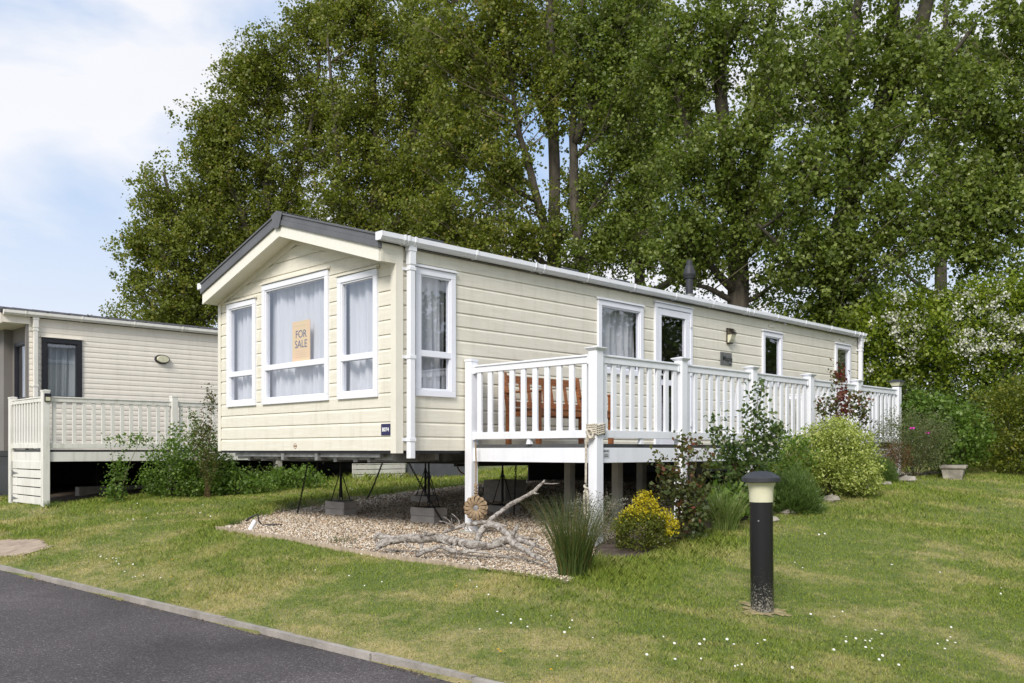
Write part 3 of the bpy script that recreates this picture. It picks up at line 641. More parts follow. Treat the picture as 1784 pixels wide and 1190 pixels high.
def text_mesh(name, s, size, m, parent, pl, u, z, d, align='CENTER', ext=.0015, flip=1, bold=0):
    cu = bpy.data.curves.new(name, 'FONT'); cu.body = s; cu.size = size; cu.extrude = ext; cu.align_x = align; cu.align_y = 'CENTER'; cu.offset = bold
    t = bpy.data.objects.new(name, cu); col.objects.link(t); bpy.context.view_layer.update()
    me = bpy.data.meshes.new_from_object(t.evaluated_get(bpy.context.evaluated_depsgraph_get())); bpy.data.objects.remove(t)
    o3 = Vector(pl(u, z, d)); ux = (Vector(pl(u+flip, z, d))-o3); uz = (Vector(pl(u, z+1, d))-o3); un = ux.cross(uz)
    for v in me.vertices: v.co = o3+ux*v.co.x+uz*v.co.y+un*v.co.z
    me.materials.clear(); me.materials.append(m); me.name = name
    return link(bpy.data.objects.new(name, me), parent)
def gutter(parent, x0, x1, y, ztop, joints, m=M_white, brk=.97):
    """square-section gutter along x at depth y (negative = outwards), with clips, end stops"""
    mb = MB(); w = .105; h = .078; t = .004
    prof = [(y, ztop), (y, ztop-h*.9), (y-w*.25, ztop-h), (y-w*.75, ztop-h), (y-w, ztop-h*.55), (y-w, ztop), (y-w-.006, ztop+.002), (y-w-.006, ztop-h*.60), (y-w*.77, ztop-h-t), (y-w*.2, ztop-h-t), (y+.003, ztop-h*.93), (y+.003, ztop)]
    n = len(prof); vs = [(x0, p, q) for p, q in prof]+[(x1, p, q) for p, q in prof]
    mb.add(vs, [(i, (i+1) % n, (i+1) % n+n, i+n) for i in range(n)])
    for x in (x0, x1): pr = [(y+.004, ztop+.004), (y+.004, ztop-h*.95), (y-w*.2, ztop-h-.006), (y-w*.8, ztop-h-.006), (y-w-.008, ztop-h*.6), (y-w-.008, ztop+.004)]; mb.prism(pr, 0, x-.006, x+.006)
    g = obj('gutter', mb, m, parent)
    def clip(x, ww):
        c = MB(); q = .007; pr = [(y+.006, ztop+.008), (y+.006, ztop-h-.008+.01), (y-w*.22, ztop-h-.013), (y-w*.8, ztop-h-.013), (y-w-.014, ztop-h*.6), (y-w-.014, ztop+.008), (y-w+.002, ztop+.008), (y-w+.002, ztop+.004), (y, ztop+.004)]
        vs = [(x-ww, p, z) for p, z in pr]+[(x+ww, p, z) for p, z in pr]; n = len(pr)
        c.add(vs, [tuple(range(n)), tuple(range(2*n-1, n-1, -1))]+[(i, (i+1) % n, (i+1) % n+n, i+n) for i in range(n)]); obj('gutter_clip', c, m, g)
    x = x0+.35
    while x < x1: clip(x, .012); x += brk
    for j in joints:
        clip(j-.07, .012); clip(j+.07, .012)
    return g
def downpipe(parent, u, v, z0, z1, m=M_white, side=.068):
    mb = MB(); mb.box((u-side/2, v-side, z0), (u+side/2, v, z1)); mb.box((u-side*.75, v-side*1.15, z1-.06), (u+side*.75, v+.002, z1+.02)); mb.box((u-side*.62, v-side*1.1, z1-.20), (u+side*.62, v+.001, z1-.06))
    o = obj('downpipe', mb, m, parent, bevel=.006)
    for z in (z1-.24, (z0+z1)/2-.05, z0+.20):
        b = MB(); b.box((u-side*.62, v-side-.006, z-.018), (u+side*.62, v+.003, z+.018)); b.box((u-side*1.25, v+.004, z-.016), (u+side*.62, v+.022, z+.016)); obj('pipe_bracket', b, m, o, bevel=.002)
    return o

# ------------------------------------------------------------------ the cream caravan
LEN, WID, ZT = 11.22, 3.89, 2.10
van = empty('static_caravan', FR[0], FR[1]); tag(van, 'cream clad static caravan with grey gable trim, white gutter and net curtained front windows', 'caravan')
fw_ = [(2.893, 3.640, .577, 1.945, 1.005), (1.242, 2.723, .577, 2.08, 1.035), (.305, 1.055, .577, 1.957, 1.035)]
sw_ = [(.246, .815, .587, 1.965, 1.05), (3.301, 4.275, 1.02, 1.98, None), (7.518, 8.168, 1.06, 1.958, None), (10.143, 10.774, 1.06, 1.97, None)]
door_ = (4.549, 5.474, .075, 2.085)
mb = MB()
def lim_front(z): s = .30; t = max(0, (z-2.08))/s; return (.02+t, WID-.02-t)
siding(mb, p_front, lim_front, 0, 2.62, .155, [(w[0]+.01, w[1]-.01, w[2]+.01, w[3]-.01) for w in fw_])
obj('front_wall', mb, M_siding, van, fixn=False)
mb = MB(); siding(mb, p_side, lambda z: (.02, LEN-.01), 0, ZT+.05, .155, [(w[0]+.01, w[1]-.01, w[2]+.01, w[3]-.01) for w in sw_]+[(door_[0]+.01, door_[1]-.01, door_[2], door_[3]-.01)])
pbox(mb, p_side, 5.388, 5.396, 2.09, ZT+.05, -.01, .003)
obj('side_wall', mb, M_siding, van, fixn=False)
mb = MB(); mb.add([(LEN, 0.02, 0), (LEN, WID, 0), (LEN, WID, 2.1), (LEN, WID/2, 2.66), (LEN, 0.02, 2.1)], [(0, 1, 2, 3, 4)]); mb.add([(0.02, WID, 0), (LEN, WID, 0), (LEN, WID, 2.15), (0.02, WID, 2.15)], [(3, 2, 1, 0)])
obj('rear_wall', mb, M_siding, van)
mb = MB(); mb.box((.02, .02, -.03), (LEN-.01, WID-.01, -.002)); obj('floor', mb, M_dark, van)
mb = MB()                                         # corner posts
pbox(mb, p_front, -.006, .075, -.030, 2.02, 0.001, .016); pbox(mb, p_side, -.016, .085, -.030, 2.16, .001, .014)
m2_ = MB(); pbox(m2_, p_front, WID-.06, WID+.01, -.01, 2.0, .001, .015); obj('corner_trim', m2_, M_cream, van, bevel=.003)
m2_ = MB(); pbox(m2_, p_side, LEN-.05, LEN+.005, 0, 2.16, .001, .012); obj('corner_trim', m2_, M_cream, van, bevel=.003)
obj('corner_trim', mb, M_cream, van, bevel=.003)
# interior
mb = MB(); mb.box((.3, 1.95, .0), (.34, 3.8, .45)); mb.box((.25, .25, 0), (.9, WID-.2, .42)); mb.box((.25, WID-.75, .42), (2.8, WID-.1, .8)); mb.box((5.6, .6, 0), (5.65, WID-.1, 2.05)); mb.box((2.9, 2.9, 0), (5.2, WID-.1, .9)); obj('interior_fittings', mb, M_fitting, van)
mb = MB(); mb.add([(2.4, 1.2, 0), (LEN-.1, 1.2, 0), (LEN-.1, 1.2, 2.1), (2.4, 1.2, 2.1)], [(0, 1, 2, 3)]); obj('interior_wall', mb, M_room, van)
for i, (a, b, c, d, t) in enumerate(fw_): window(van, p_front, a, b, c, d, t, seed=i+3, hoodm=M_cream)
for i, (a, b, c, d, t) in enumerate(sw_): window(van, p_side, a, b, c, d, t, seed=i+11, curtain=i < 2)
# door
a, b, c, d = door_; mb = MB()
for q in [(a, b, d-.06, d), (a, a+.055, c, d-.06), (b-.055, b, c, d-.06), (a, b, c-.03, c)]: pbox(mb, p_side, *q, -.05, .030)
for q in [(a+.06, b-.06, d-.16, d-.065), (a+.06, a+.16, c+.01, d-.16), (b-.17, b-.06, c+.01, d-.16), (a+.16, b-.17, c+.01, c+.12), (a+.16, b-.17, .93, 1.01)]: pbox(mb, p_side, *q, -.045, .018)
dr = obj('door', mb, M_frame, van, bevel=.004)
g = MB(); g.add([p_side(a+.16, c+.12, -.01), p_side(b-.17, c+.12, -.01), p_side(b-.17, d-.16, -.01), p_side(a+.16, d-.16, -.01)], [(0, 1, 2, 3)]); obj('pane', g, M_glass, dr, fixn=False)
h = MB(); pbox(h, p_side, a-.02, b+.02, d+.004, d+.022, .001, .045); pbox(h, p_side, a-.02, b+.02, d+.022, d+.036, .001, .012); obj('drip_hood', h, M_white, dr, bevel=.002)
h = MB(); pbox(h, p_side, a+.085, a+.125, .95, 1.2, .019, .030); pbox(h, p_side, a+.09, a+.21, 1.06, 1.085, .030, .06); obj('handle', h, M_silver, dr, bevel=.004)
for z in (.4, 1.15, 1.86): h = MB(); pbox(h, p_side, b-.075, b-.035, z-.05, z+.05, .031, .046); obj('hinge', h, M_white, dr, bevel=.003)
h = MB(); pbox(h, p_side, a-.02, b+.02, c-.045, c-.012, .001, .07); obj('threshold', h, M_steel, dr, bevel=.003)
# roof: two slopes with overhang, soffit, barge boards, grey verge trim
OH = .213; YM = WID/2; SL = .30
mb = MB()
e0 = 2.20
for s in (0, 1):
    y0 = -.03 if s == 0 else WID+.03; dy = YM-y0
    za, zb_ = e0, e0+abs(dy)*SL
    P = lambda x, y, z: (x, y, z)
    mb.add([P(-OH+.02, y0, za), P(LEN+.12, y0, za), P(LEN+.12, YM, zb_), P(-OH+.02, YM, zb_), P(-OH+.02, y0, za-.05), P(LEN+.12, y0, za-.05), P(LEN+.12, YM, zb_-.05), P(-OH+.02, YM, zb_-.05)],
           [(0, 1, 2, 3), (4, 7, 6, 5), (0, 4, 5, 1), (1, 5, 6, 2), (0, 3, 7, 4)])
    n = int(LEN/.33)                              # rolls of the pressed tile sheet
    for i in range(n):
        x = .05+i*.333
        ya, yb = y0, YM
        mb.add([(x, ya, za+.001), (x+.03, ya, za+.022), (x+.06, ya, za+.001), (x, yb, zb_+.001), (x+.03, yb, zb_+.022), (x+.06, yb, zb_+.001)], [(0, 1, 4, 3), (1, 2, 5, 4), (0, 2, 1)])
rf = obj('roof', mb, M_tile, van)
mb = MB()                                         # soffit
for y0 in (0.0, WID):
    z0 = 1.975; z1 = z0+YM*SL
    mb.add([(-OH+.01, y0, z0), (.0, y0, z0), (.0, YM, z1), (-OH+.01, YM, z1)], [(0, 1, 2, 3)])
obj('soffit', mb, M_cream, van)
mb = MB()                                         # trim board under the soffit on the wall
for s in (0, 1):
    y0 = .0 if s == 0 else WID; sg = 1 if s == 0 else -1
    z0, z1 = 1.98, 1.98+YM*SL
    pr = [(y0, z0-.04), (YM, z1-.085), (YM, z1), (y0, z0)] if s == 0 else [(y0, z0-.04), (y0, z0), (YM, z1), (YM, z1-.085)]
    mb.prism(pr, 0, -.018, -.001)
obj('gable_trim', mb, M_cream, van)
mb = MB(); bz = 1.957
for s in (0, 1):
    y0 = -.012 if s == 0 else WID+.012; ym = YM
    mb.prism([(y0, bz), (ym, bz+YM*SL), (ym, bz+.15+YM*SL), (y0, bz+.15)], 0, -OH-.022, -OH)
bb_ = obj('barge_board', mb, M_board, van)
mb = MB()                                         # boxed returns of the overhang along both eaves
mb.box((-OH+.001, -.013, 1.965), (-.012, .014, 2.17)); m2_ = MB(); m2_.box((-OH+.001, WID-.014, 1.965), (-.012, WID+.013, 2.17)); obj('eaves_return', m2_, M_siding, van); mb.box((-OH, -.020, 1.962), (-OH+.035, -.014, 2.172)); mb.box((-OH+.03, -.0155, 2.055), (-.012, -.0135, 2.062))
obj('eaves_return', mb, M_siding, van)
mb = MB()                                         # fascia behind the gutter
mb.box((-.011, -.0145, 2.155), (LEN+.02, -.001, 2.20)); obj('fascia', mb, M_cream, van)
mb = MB()
def verge(y0, ym, z):                             # stepped sheet-metal verge
    for (h0, h1, d0, d1) in [(.135, .20, -.008, .046), (.20, .262, -.008, .036), (.262, .285, -.18, .050)]:
        mb.prism([(y0, bz+h0), (ym, bz+h0+YM*SL), (ym, bz+h1+YM*SL), (y0, bz+h1)], 0, -OH-d1, -OH-d0+.002)
    for k in range(3):
        f = .12+.38*k; y = y0+(ym-y0)*f; zz = bz+.225+abs(y-y0)*SL
        mb.box((-OH-.040, y-.006, zz-.006), (-OH-.034, y+.006, zz+.006))
verge(-.03, YM, 0); verge(WID+.03, YM, 0)
vg = obj('verge_trim', mb, M_roofmetal, van, bevel=.003)
mb = MB(); mb.prism([(YM-.115, bz+.53), (YM-.045, bz+.50+.135), (YM+.045, bz+.50+.135), (YM+.115, bz+.53), (YM+.12, bz+.285+YM*SL-.03), (YM, bz+.30+YM*SL), (YM-.12, bz+.285+YM*SL-.03)], 0, -OH-.058, -OH-.045)
mb = MB(); top = bz+.298+YM*SL; mb.prism([(YM-.05, bz+.09+YM*SL), (YM+.05, bz+.09+YM*SL), (YM+.125, top-.04), (YM, top), (YM-.125, top-.04)], 0, -OH-.058, -OH-.051)
mb.add([(-OH-.058, YM, top), (-OH-.058, YM-.125, top-.04), (.3, YM-.125, top-.04), (.3, YM, top), (-OH-.058, YM+.125, top-.04), (.3, YM+.125, top-.04)], [(0, 1, 2, 3), (0, 3, 5, 4)])
obj('ridge_cap', mb, M_roofmetal, van)
gutter(van, -.27, 11.22, -.016, 2.245, [.10, 2.1, 7.0, 11.02])
g2 = MB(); g2.box((-.26, WID+.017, 2.16), (LEN+.05, WID+.12, 2.245)); obj('rear_gutter', g2, M_white, van, bevel=.01)
downpipe(van, .155, -.020, -.085, 2.165); downpipe(van, 11.13, -.020, -.03, 2.165)
g2 = MB(); g2.box((.18, WID-.27, -.11), (.23, WID-.21, -.005)); obj('drain_pipe', g2, M_white, van, bevel=.005)
mb = MB(); mb.box((6.0, WID-.05, -.8), (LEN-.1, WID-.02, -.031)); obj('added_dark_panel', mb, M_dark, van)  # dark board added on the far side so the underside looks black
# roof vents and flue
def roofz(y): return e0+(y+.03)*SL
for x, y in [(3.05, .34), (4.15, .34), (.76, .40)]:
    v_ = MB(); z = roofz(y); v_.box((x-.19, y-.16, z-.04), (x+.19, y+.16, z+.035)); v_.box((x-.15, y-.12, z+.035), (x+.15, y+.12, z+.068)); obj('roof_vent', v_, M_box, van, bevel=.012)
fx, fy = 6.02, .40; fz = roofz(fy); v_ = MB()
v_.lathe([(.075, -.05), (.075, .10), (.058, .101), (.058, .34), (.075, .345), (.075, .36), (.098, .40), (.098, .415), (.065, .53), (.052, .545), (.050, .60), (.036, .615), (.036, .635), (.0, .64)], (fx, fy, fz), 24)
fl = obj('flue', v_, M_cap, van, smooth='auto'); v_ = MB(); v_.lathe([(.079, .00), (.079, .095), (.06, .097)], (fx, fy, fz), 24); obj('flue_collar', v_, M_steel, fl, smooth='auto')
v_ = MB(); v_.box((fx-.24, fy-.2, fz-.06), (fx+.24, fy+.2, fz+.01)); obj('flashing', v_, M_tile, fl, bevel=.01)
# side details: lamp, name plate, small vents, number plate, maker's badge
u, z = 6.50, 1.79; mb = MB(); pbox(mb, p_side, u-.065, u+.065, z-.125, z+.115, .001, .022)
for i, (dd, zz) in enumerate([(.11, .02), (.10, .045), (.085, .07), (.062, .095)]): pbox(mb, p_side, u-.075, u+.075, z+zz, z+zz+.013, .02, dd)
pbox(mb, p_side, u-.045, u+.045, z-.127, z-.110, .02, .06)
wl = obj('wall_lamp', mb, mat('bronze_lamp', (.04, .028, .02), .5), van, bevel=.002)
mb = MB(); prf = [(.022, z-.11), (.045, z-.11), (.075, z-.06), (.092, z+.0), (.092, z+.02), (.022, z+.11)]; mb.prism([(-d_, z_) for d_, z_ in prf], 0, u-.06, u+.06); obj('lamp_glass', mb, M_lens, wl)
u, z = 6.42, 1.425; mb = MB(); pbox(mb, p_side, u-.165, u+.165, z-.10, z+.10, .001, .014); pl_ = obj('name_plate', mb, M_slate, van, bevel=.008)
text_mesh('lettering', 'Maple', .118, M_black, pl_, p_side, u+.03, z, .0146, bold=.0008); text_mesh('small_lettering', 'Lodge', .028, M_black, pl_, p_side, u+.10, z-.075, .0146)
mb = MB()
for i in range(11):
    t = math.radians(95+i*17); cu, cz = u-.085+.055*math.cos(t), z+.07*math.sin(t)
    mb.add([p_side(cu+.008*math.cos(t), cz+.008*math.sin(t), .0147), p_side(cu-.005*math.sin(t), cz+.005*math.cos(t), .0147), p_side(cu-.008*math.cos(t), cz-.008*math.sin(t), .0147), p_side(cu+.005*math.sin(t), cz-.005*math.cos(t), .0147)], [(0, 1, 2, 3)])
obj('leaf_motif', mb, M_black, pl_)
for u, z in [(7.83, 2.07), (10.45, 2.07)]: mb = MB(); pbox(mb, p_side, u-.10, u+.10, z-.022, z+.022, .001, .022); obj('wall_vent', mb, M_cream, van, bevel=.006)
mb = MB(); pbox(mb, p_front, .092, .252, .163, .285, .001, .008); np_ = obj('number_plate', mb, M_navy, van, bevel=.002); text_mesh('lettering', 'B074', .058, M_text, np_, p_front, .172, .222, .0085, flip=-1, bold=.0012)
mb = MB(); u, z = 1.971, .055
ring = [(u+.032*math.cos(2*math.pi*i/24), z+.034*math.sin(2*math.pi*i/24)) for i in range(24)]; ri = [(u+.026*math.cos(2*math.pi*i/24), z+.028*math.sin(2*math.pi*i/24)) for i in range(24)]
mb.add([p_front(a, b, .0025) for a, b in ring]+[p_front(a, b, .0025) for a, b in ri], [(i, (i+1) % 24, (i+1) % 24+24, i+24) for i in range(24)]); pbox(mb, p_front, u-.038, u+.038, z-.009, z+.009, .001, .0035)
obj('round_badge', mb, mat('badge_print', (.30, .17, .10), .6), van)
# chassis
mb = MB()
for y in (.62, WID-.62): mb.box((.10, y-.025, -.13), (LEN-.2, y+.025, -.031)); 
for x in (.14, .75, 2.4, 4.2, 6, 8, 10): mb.box((x, .25, -.105), (x+.05, WID-.25, -.033))
for y in (.9, 1.3, WID-1.3, WID-.9): mb.beam((.12, y, -.09), (.9, WID/2+(y-WID/2)*.55, -.09), .05, .08)
mb.box((.05, .35, -.075), (.10, WID-.35, -.032))
for y in (1.55, 2.3): mb.box((.02, y-.03, -.115), (.30, y+.03, -.035))
ch = obj('chassis', mb, M_steel, van)
mb = MB(); mb.box((.02, .38, -.19), (.06, .50, -.13)); 
mb = MB(); mb.box((1.1, -.05, -.155), (1.16, WID, -.131)); mb.box((1.3, .5, -.19), (LEN-.5, .56, -.131)); mb.box((1.3, WID-.56, -.19), (LEN-.5, WID-.5, -.131)); obj('support_beam', mb, M_iron, van)

# the poster hangs inside the middle front window
mb = MB(); pbox(mb, p_front, 1.678, 2.068, 1.068, 1.556, -.024, -.018); ps = obj('for_sale_poster', mb, M_poster, frame=FR); tag(ps, 'orange poster reading for sale in the middle front window', 'poster')
text_mesh('lettering', 'FOR', .13, M_navytxt, ps, p_front, 1.873, 1.395, -.0175, flip=-1); text_mesh('lettering', 'SALE', .13, M_navytxt, ps, p_front, 1.873, 1.275, -.0175, flip=-1)
mb = MB()
for i, (zz, w) in enumerate([(1.50, .30), (1.195, .19), (1.17, .24), (1.147, .20), (1.12, .26)]):
    x = 1.873-w/2
    while x < 1.873+w/2: l = rnd.uniform(.008, .03); pbox(mb, p_front, x, x+l, zz-.004, zz+.005, -.0177, -.0172); x += l+.007
obj('small_print', mb, mat('faint_print', (.72, .50, .30), .6), ps)

# ------------------------------------------------------------------ raised deck with white railing
DZ = .067; DV = -1.88
deck = empty('raised_deck', FR[0], FR[1]); tag(deck, 'raised deck with white baluster railing along the cream caravan', 'deck')
PA = [1.01, 2.464, 3.953, 5.419, 6.864, 8.300]
mb = MB(); y = DV+.035
mb.box((PA[0]+.01, DV+.03, DZ-.038), (8.30, -.03, DZ)); obj('deck_boards', mb, M_deck, deck, bevel=.004)
mb = MB(); mb.box((PA[0]+.052, DV-.02, -.122), (8.30, DV+.0, DZ-.039)); mb.box((PA[0]-.02, DV+.052, -.122), (PA[0], -.10, DZ-.039)); mb.box((8.28, DV+.052, -.122), (8.30, -.1, DZ-.039)); obj('fascia', mb, M_white, deck, bevel=.003)
mb = MB()
for y in (-.35, -.95, -1.55): mb.box((PA[0]+.05, y-.025, -.11), (8.25, y+.025, DZ-.04))
obj('joist', mb, M_under, deck)
def zg(a, v): return float(terr_av(a, v))
def post(parent, a, v, top=1.005, w=.108, cap='ogee', m=M_white, bot=None, name='post'):
    b = zg(a, v)-.05 if bot is None else bot
    mb = MB(); mb.box((-w/2, -w/2, b), (w/2, w/2, top)); p = obj(name, mb, m, parent, bevel=.006); p.location = (a, v, 0)
    mb = MB()
    if cap == 'ogee':
        for (h0, h1, e0_, e1_) in [(0, .022, .004, .024), (.022, .030, .026, .026)]: 
            s0, s1 = w/2+e0_, w/2+e1_
            mb.add([(-s0, -s0, top-.022+h0), (s0, -s0, top-.022+h0), (s0, s0, top-.022+h0), (-s0, s0, top-.022+h0), (-s1, -s1, top-.022+h1), (s1, -s1, top-.022+h1), (s1, s1, top-.022+h1), (-s1, s1, top-.022+h1)], [(0, 3, 2, 1), (4, 5, 6, 7), (0, 1, 5, 4), (1, 2, 6, 5), (2, 3, 7, 6), (3, 0, 4, 7)])
        s = w/2+.02; mb.add([(-s, -s, top+.009), (s, -s, top+.009), (s, s, top+.009), (-s, s, top+.009), (0, 0, top+.026)], [(0, 1, 4), (1, 2, 4), (2, 3, 4), (3, 0, 4)])
    elif cap == 'flat':
        s = w/2+.005; mb.box((-s, -s, top-.015), (s, s, top+.014)); 
        mb.add([(-s, -s, top+.015), (s, -s, top+.015), (s, s, top+.015), (-s, s, top+.015), (0, 0, top+.026)], [(0, 1, 4), (1, 2, 4), (2, 3, 4), (3, 0, 4)])
    if mb.v: obj('post_cap', mb, m, p, bevel=.002 if cap == 'flat' else 0)
    return p
for i, a in enumerate(PA): post(deck, a, DV, top=1.005 if i < 5 else .985, cap='ogee' if i < 5 else 'none')
post(deck, PA[0], -.07, top=1.012, cap='flat')
# solar light on the last post
mb = MB(); s = .052; mb.box((-s, -s, .986), (s, s, 1.0)); 
q = lambda s, z: [(-s, -s, z), (s, -s, z), (s, s, z), (-s, s, z)]
lampp = obj('solar_lamp', mb, M_cap, deck); lampp.location = (PA[5], DV, 0)
mb = MB(); mb.add(q(.056, 1.001)+q(.082, 1.058), [(0, 3, 2, 1), (4, 5, 6, 7), (0, 1, 5, 4), (1, 2, 6, 5), (2, 3, 7, 6), (3, 0, 4, 7)]); obj('lamp_lens', mb, M_lens, lampp)
mb = MB(); mb.add(q(.092, 1.058)+q(.088, 1.078)+q(.045, 1.102), [(0, 3, 2, 1), (8, 9, 10, 11)]+[(i+4*k, (i+1) % 4+4*k, (i+1) % 4+4+4*k, i+4+4*k) for k in range(2) for i in range(4)]); obj('lamp_roof', mb, M_cap, lampp)
bal = None
def rail_panel(parent, p0, p1, m, n, z0=.125, z1=.952, bw=.066, bt=.028, foot=True, axis='x', zfoot=DZ):
    """p0, p1: local xy of the two post faces"""
    global bal
    d = Vector((p1[0]-p0[0], p1[1]-p0[1], 0)); L = d.length; rz = math.atan2(d.y, d.x); o = (p0[0], p0[1], 0)
    mb = MB(); mb.box((0, -.024, z1-.085), (L, .024, z1-.020)); mb.box((0, -.036, z1-.020), (L, .036, z1-.004)); mb.box((0, -.028, z1-.004), (L, .028, z1)); t = obj('top_rail', mb, m, parent, bevel=.003); t.location = o; t.rotation_euler = (0, 0, rz)
    mb = MB(); mb.box((0, -.026, z0), (L, .026, z0+.078)); b = obj('bottom_rail', mb, m, parent, bevel=.003); b.location = o; b.rotation_euler = (0, 0, rz)
    for x in (0, L):                              # brackets where rails meet the posts
        s = 1 if x == 0 else -1
        for q0, q1 in ((z1-.094, z1-.0205), (z0-.006, z0+.084)): k = MB(); k.box((x, -.033, q0), (x+s*.034, .033, q1)); kk = obj('rail_bracket', k, m, parent); kk.location = o; kk.rotation_euler = (0, 0, rz)
    k = MB(); k.box((-bw/2, -bt/2, z0+.078), (bw/2, bt/2, z1-.085)); src = None
    for i in range(n):
        x = L*(i+.5)/n+.0; pos = (p0[0]+d.x*x/L, p0[1]+d.y*x/L, 0)
        if src is None: src = obj('baluster', k, m, parent, bevel=.003); bb2 = src
        else: bb2 = src.copy(); link(bb2, parent)
        bb2.location = pos; bb2.rotation_euler = (0, 0, rz)
    if foot:
        k = MB(); k.add([(-.03, -.022, zfoot+.001), (.03, -.022, zfoot+.001), (.03, .022, zfoot+.001), (-.03, .022, zfoot+.001), (-.017, -.016, z0), (.017, -.016, z0), (.017, .016, z0), (-.017, .016, z0)], [(0, 3, 2, 1), (4, 5, 6, 7), (0, 1, 5, 4), (1, 2, 6, 5), (2, 3, 7, 6), (3, 0, 4, 7)])
        f_ = obj('rail_foot', k, m, parent); f_.location = (p0[0]+d.x/2, p0[1]+d.y/2, 0); f_.rotation_euler = (0, 0, rz)
for i in range(5): rail_panel(deck, (PA[i]+.054, DV), (PA[i+1]-.054, DV), M_white, 9)
rail_panel(deck, (PA[0], DV+.054), (PA[0], -.07-.054), M_white, 10)
rail_panel(deck, (PA[5], DV+.054), (PA[5], -.05), M_white, 10)
for a in (2.62, 4.10, 5.55, 7.0): post(deck, a, -.12, top=-.11, w=.10, cap='none', m=M_under, name='support_post')
for a in (2.46, 3.95, 5.4, 6.86): post(deck, a, -1.0, top=-.11, w=.095, cap='none', m=M_under, name='support_post')
mb = MB(); mb.box((PA[0]-.10, -.19, zg(PA[0], -.07)-.06), (PA[0]+.12, .06, zg(PA[0], -.07)+.03)); obj('post_pad', mb, M_under, deck)
mb = MB(); u0, z0_ = PA[0]+.085, -.02; mb.box((u0, DV-.0225, -.075), (u0+.10, DV-.0205, .012)); mp_ = obj('maker_plate', mb, M_silver, deck)
pdk = lambda u, z, d: (u, DV-d, z)
text_mesh('lettering', 'MAYFIELD', .016, M_black, mp_, pdk, u0+.054, -.006, .023, ext=.0004, bold=.0006)
mb = MB(); mb.box((u0+.006, DV-.0232, -.012), (u0+.02, DV-.0226, .002))
for zz, w in [(-.038, .05), (-.052, .07), (-.060, .06)]: mb.box((u0+.05-w/2, DV-.0232, zz-.0022), (u0+.05+w/2, DV-.0226, zz+.0022))
obj('small_print', mb, M_black, mp_)

# garden bench against the wall, facing the railing
bn = empty('garden_bench', AV(1.42, -.22)+(DZ,), R(45)); tag(bn, 'orange brown slatted wooden bench behind the deck railing', 'bench')
BL = 1.27; BD = .50                               # x along the wall, -y towards the railing
for x in (0, BL):
    mb = MB(); mb.beam((x, -.03, 0), (x, -.03, .40), .052, .052); mb.beam((x, -.03, .40), (x, .045, .82), .052, .045); mb.lathe([(.026, 0), (.026, .012), (.015, .024), (0, .026)], (x, .047, .815), 10); obj('back_leg', mb, M_wood, bn, bevel=.004)
    mb = MB(); mb.box((x-.026, -BD-.026, 0), (x+.026, -BD+.026, .585)); obj('front_leg', mb, M_wood, bn, bevel=.004)
    mb = MB(); mb.box((x-.032, -BD-.05, .586), (x+.032, .02, .61)); obj('armrest', mb, M_wood, bn, bevel=.006)
    mb = MB(); mb.box((x-.02, -BD+.027, .32), (x+.02, -.057, .38)); mb.box((x-.018, -BD+.027, .11), (x+.018, -.057, .15)); obj('side_rail', mb, M_wood, bn)
mb = MB(); mb.beam((.026, .033, .755), (BL-.026, .033, .755), .028, .085); mb.beam((.026, -.012, .47), (BL-.026, -.012, .47), .028, .06); obj('back_rail', mb, M_wood, bn)
for i in range(9): x = .12+(BL-.24)*i/8; mb = MB(); mb.beam((x, -.009, .49), (x+.0, .028, .715), .045, .014); obj('back_slat', mb, M_wood, bn)
for i in range(6): y = -BD-.02+i*.088; mb = MB(); mb.box((-.03 if i else .0, y, .392), (BL+.03 if i else BL, y+.068, .412)); obj('seat_slat', mb, M_wood, bn, bevel=.003)
mb = MB(); mb.box((.027, -BD-.012, .325), (BL-.027, -BD+.012, .39)); mb.box((.027, -.045, .325), (BL-.027, -.02, .39)); obj('seat_rail', mb, M_wood, bn)
# white plastic chair further along the deck
pc = empty('plastic_chair', AV(5.55, -.75)+(DZ,), R(45+150)); tag(pc, 'white plastic garden chair half hidden behind the deck railing', 'chair')
mb = MB(); mb.box((-.22, -.22, .41), (.22, .22, .435)); obj('seat', mb, M_white, pc, bevel=.01)
mb = MB(); mb.prism([(.19, .43), (.28, .84), (.30, .84), (.22, .43)], 0, -.2, .2); obj('backrest', mb, M_white, pc, bevel=.008)
for x in (-.2, .2):
    for y in (-.2, .2): mb = MB(); mb.beam((x*1.15, y*1.15, 0), (x, y, .41), .04, .03); obj('leg', mb, M_white, pc)
    mb = MB(); mb.box((x-.03, -.22, .62), (x+.03, .24, .645)); mb.beam((x, -.19, .42), (x, -.2, .62), .03, .04); obj('armrest', mb, M_white, pc, bevel=.008)

# ------------------------------------------------------------------ ropes, wreath
def rope(mb, pts, r, twist=90, strands=3):
    pts = [Vector(p) for p in pts]; fine = []
    for i in range(len(pts)-1):
        L = (pts[i+1]-pts[i]).length; n = max(1, int(L/(r*1.1)))
        fine += [pts[i].lerp(pts[i+1], q/n) for q in range(n)]
    fine.append(pts[-1]); acc = 0; up = None; st = [[] for _ in range(strands)]
    for i, p in enumerate(fine):
        d = fine[min(i+1, len(fine)-1)]-fine[max(i-1, 0)]; d.normalize()
        if up is None: up = d.orthogonal().normalized()
        up = up-d*up.dot(d); up = up.normalized() if up.length > 1e-5 else d.orthogonal().normalized(); w = d.cross(up)
        if i: acc += (fine[i]-fine[i-1]).length*twist
        for s in range(strands): t = acc+2*math.pi*s/strands; st[s].append(p+(up*math.cos(t)+w*math.sin(t))*r*.5)
    for s in st: mb.tube(s, r*.62, 6)
mb = MB(); W = .054+.012
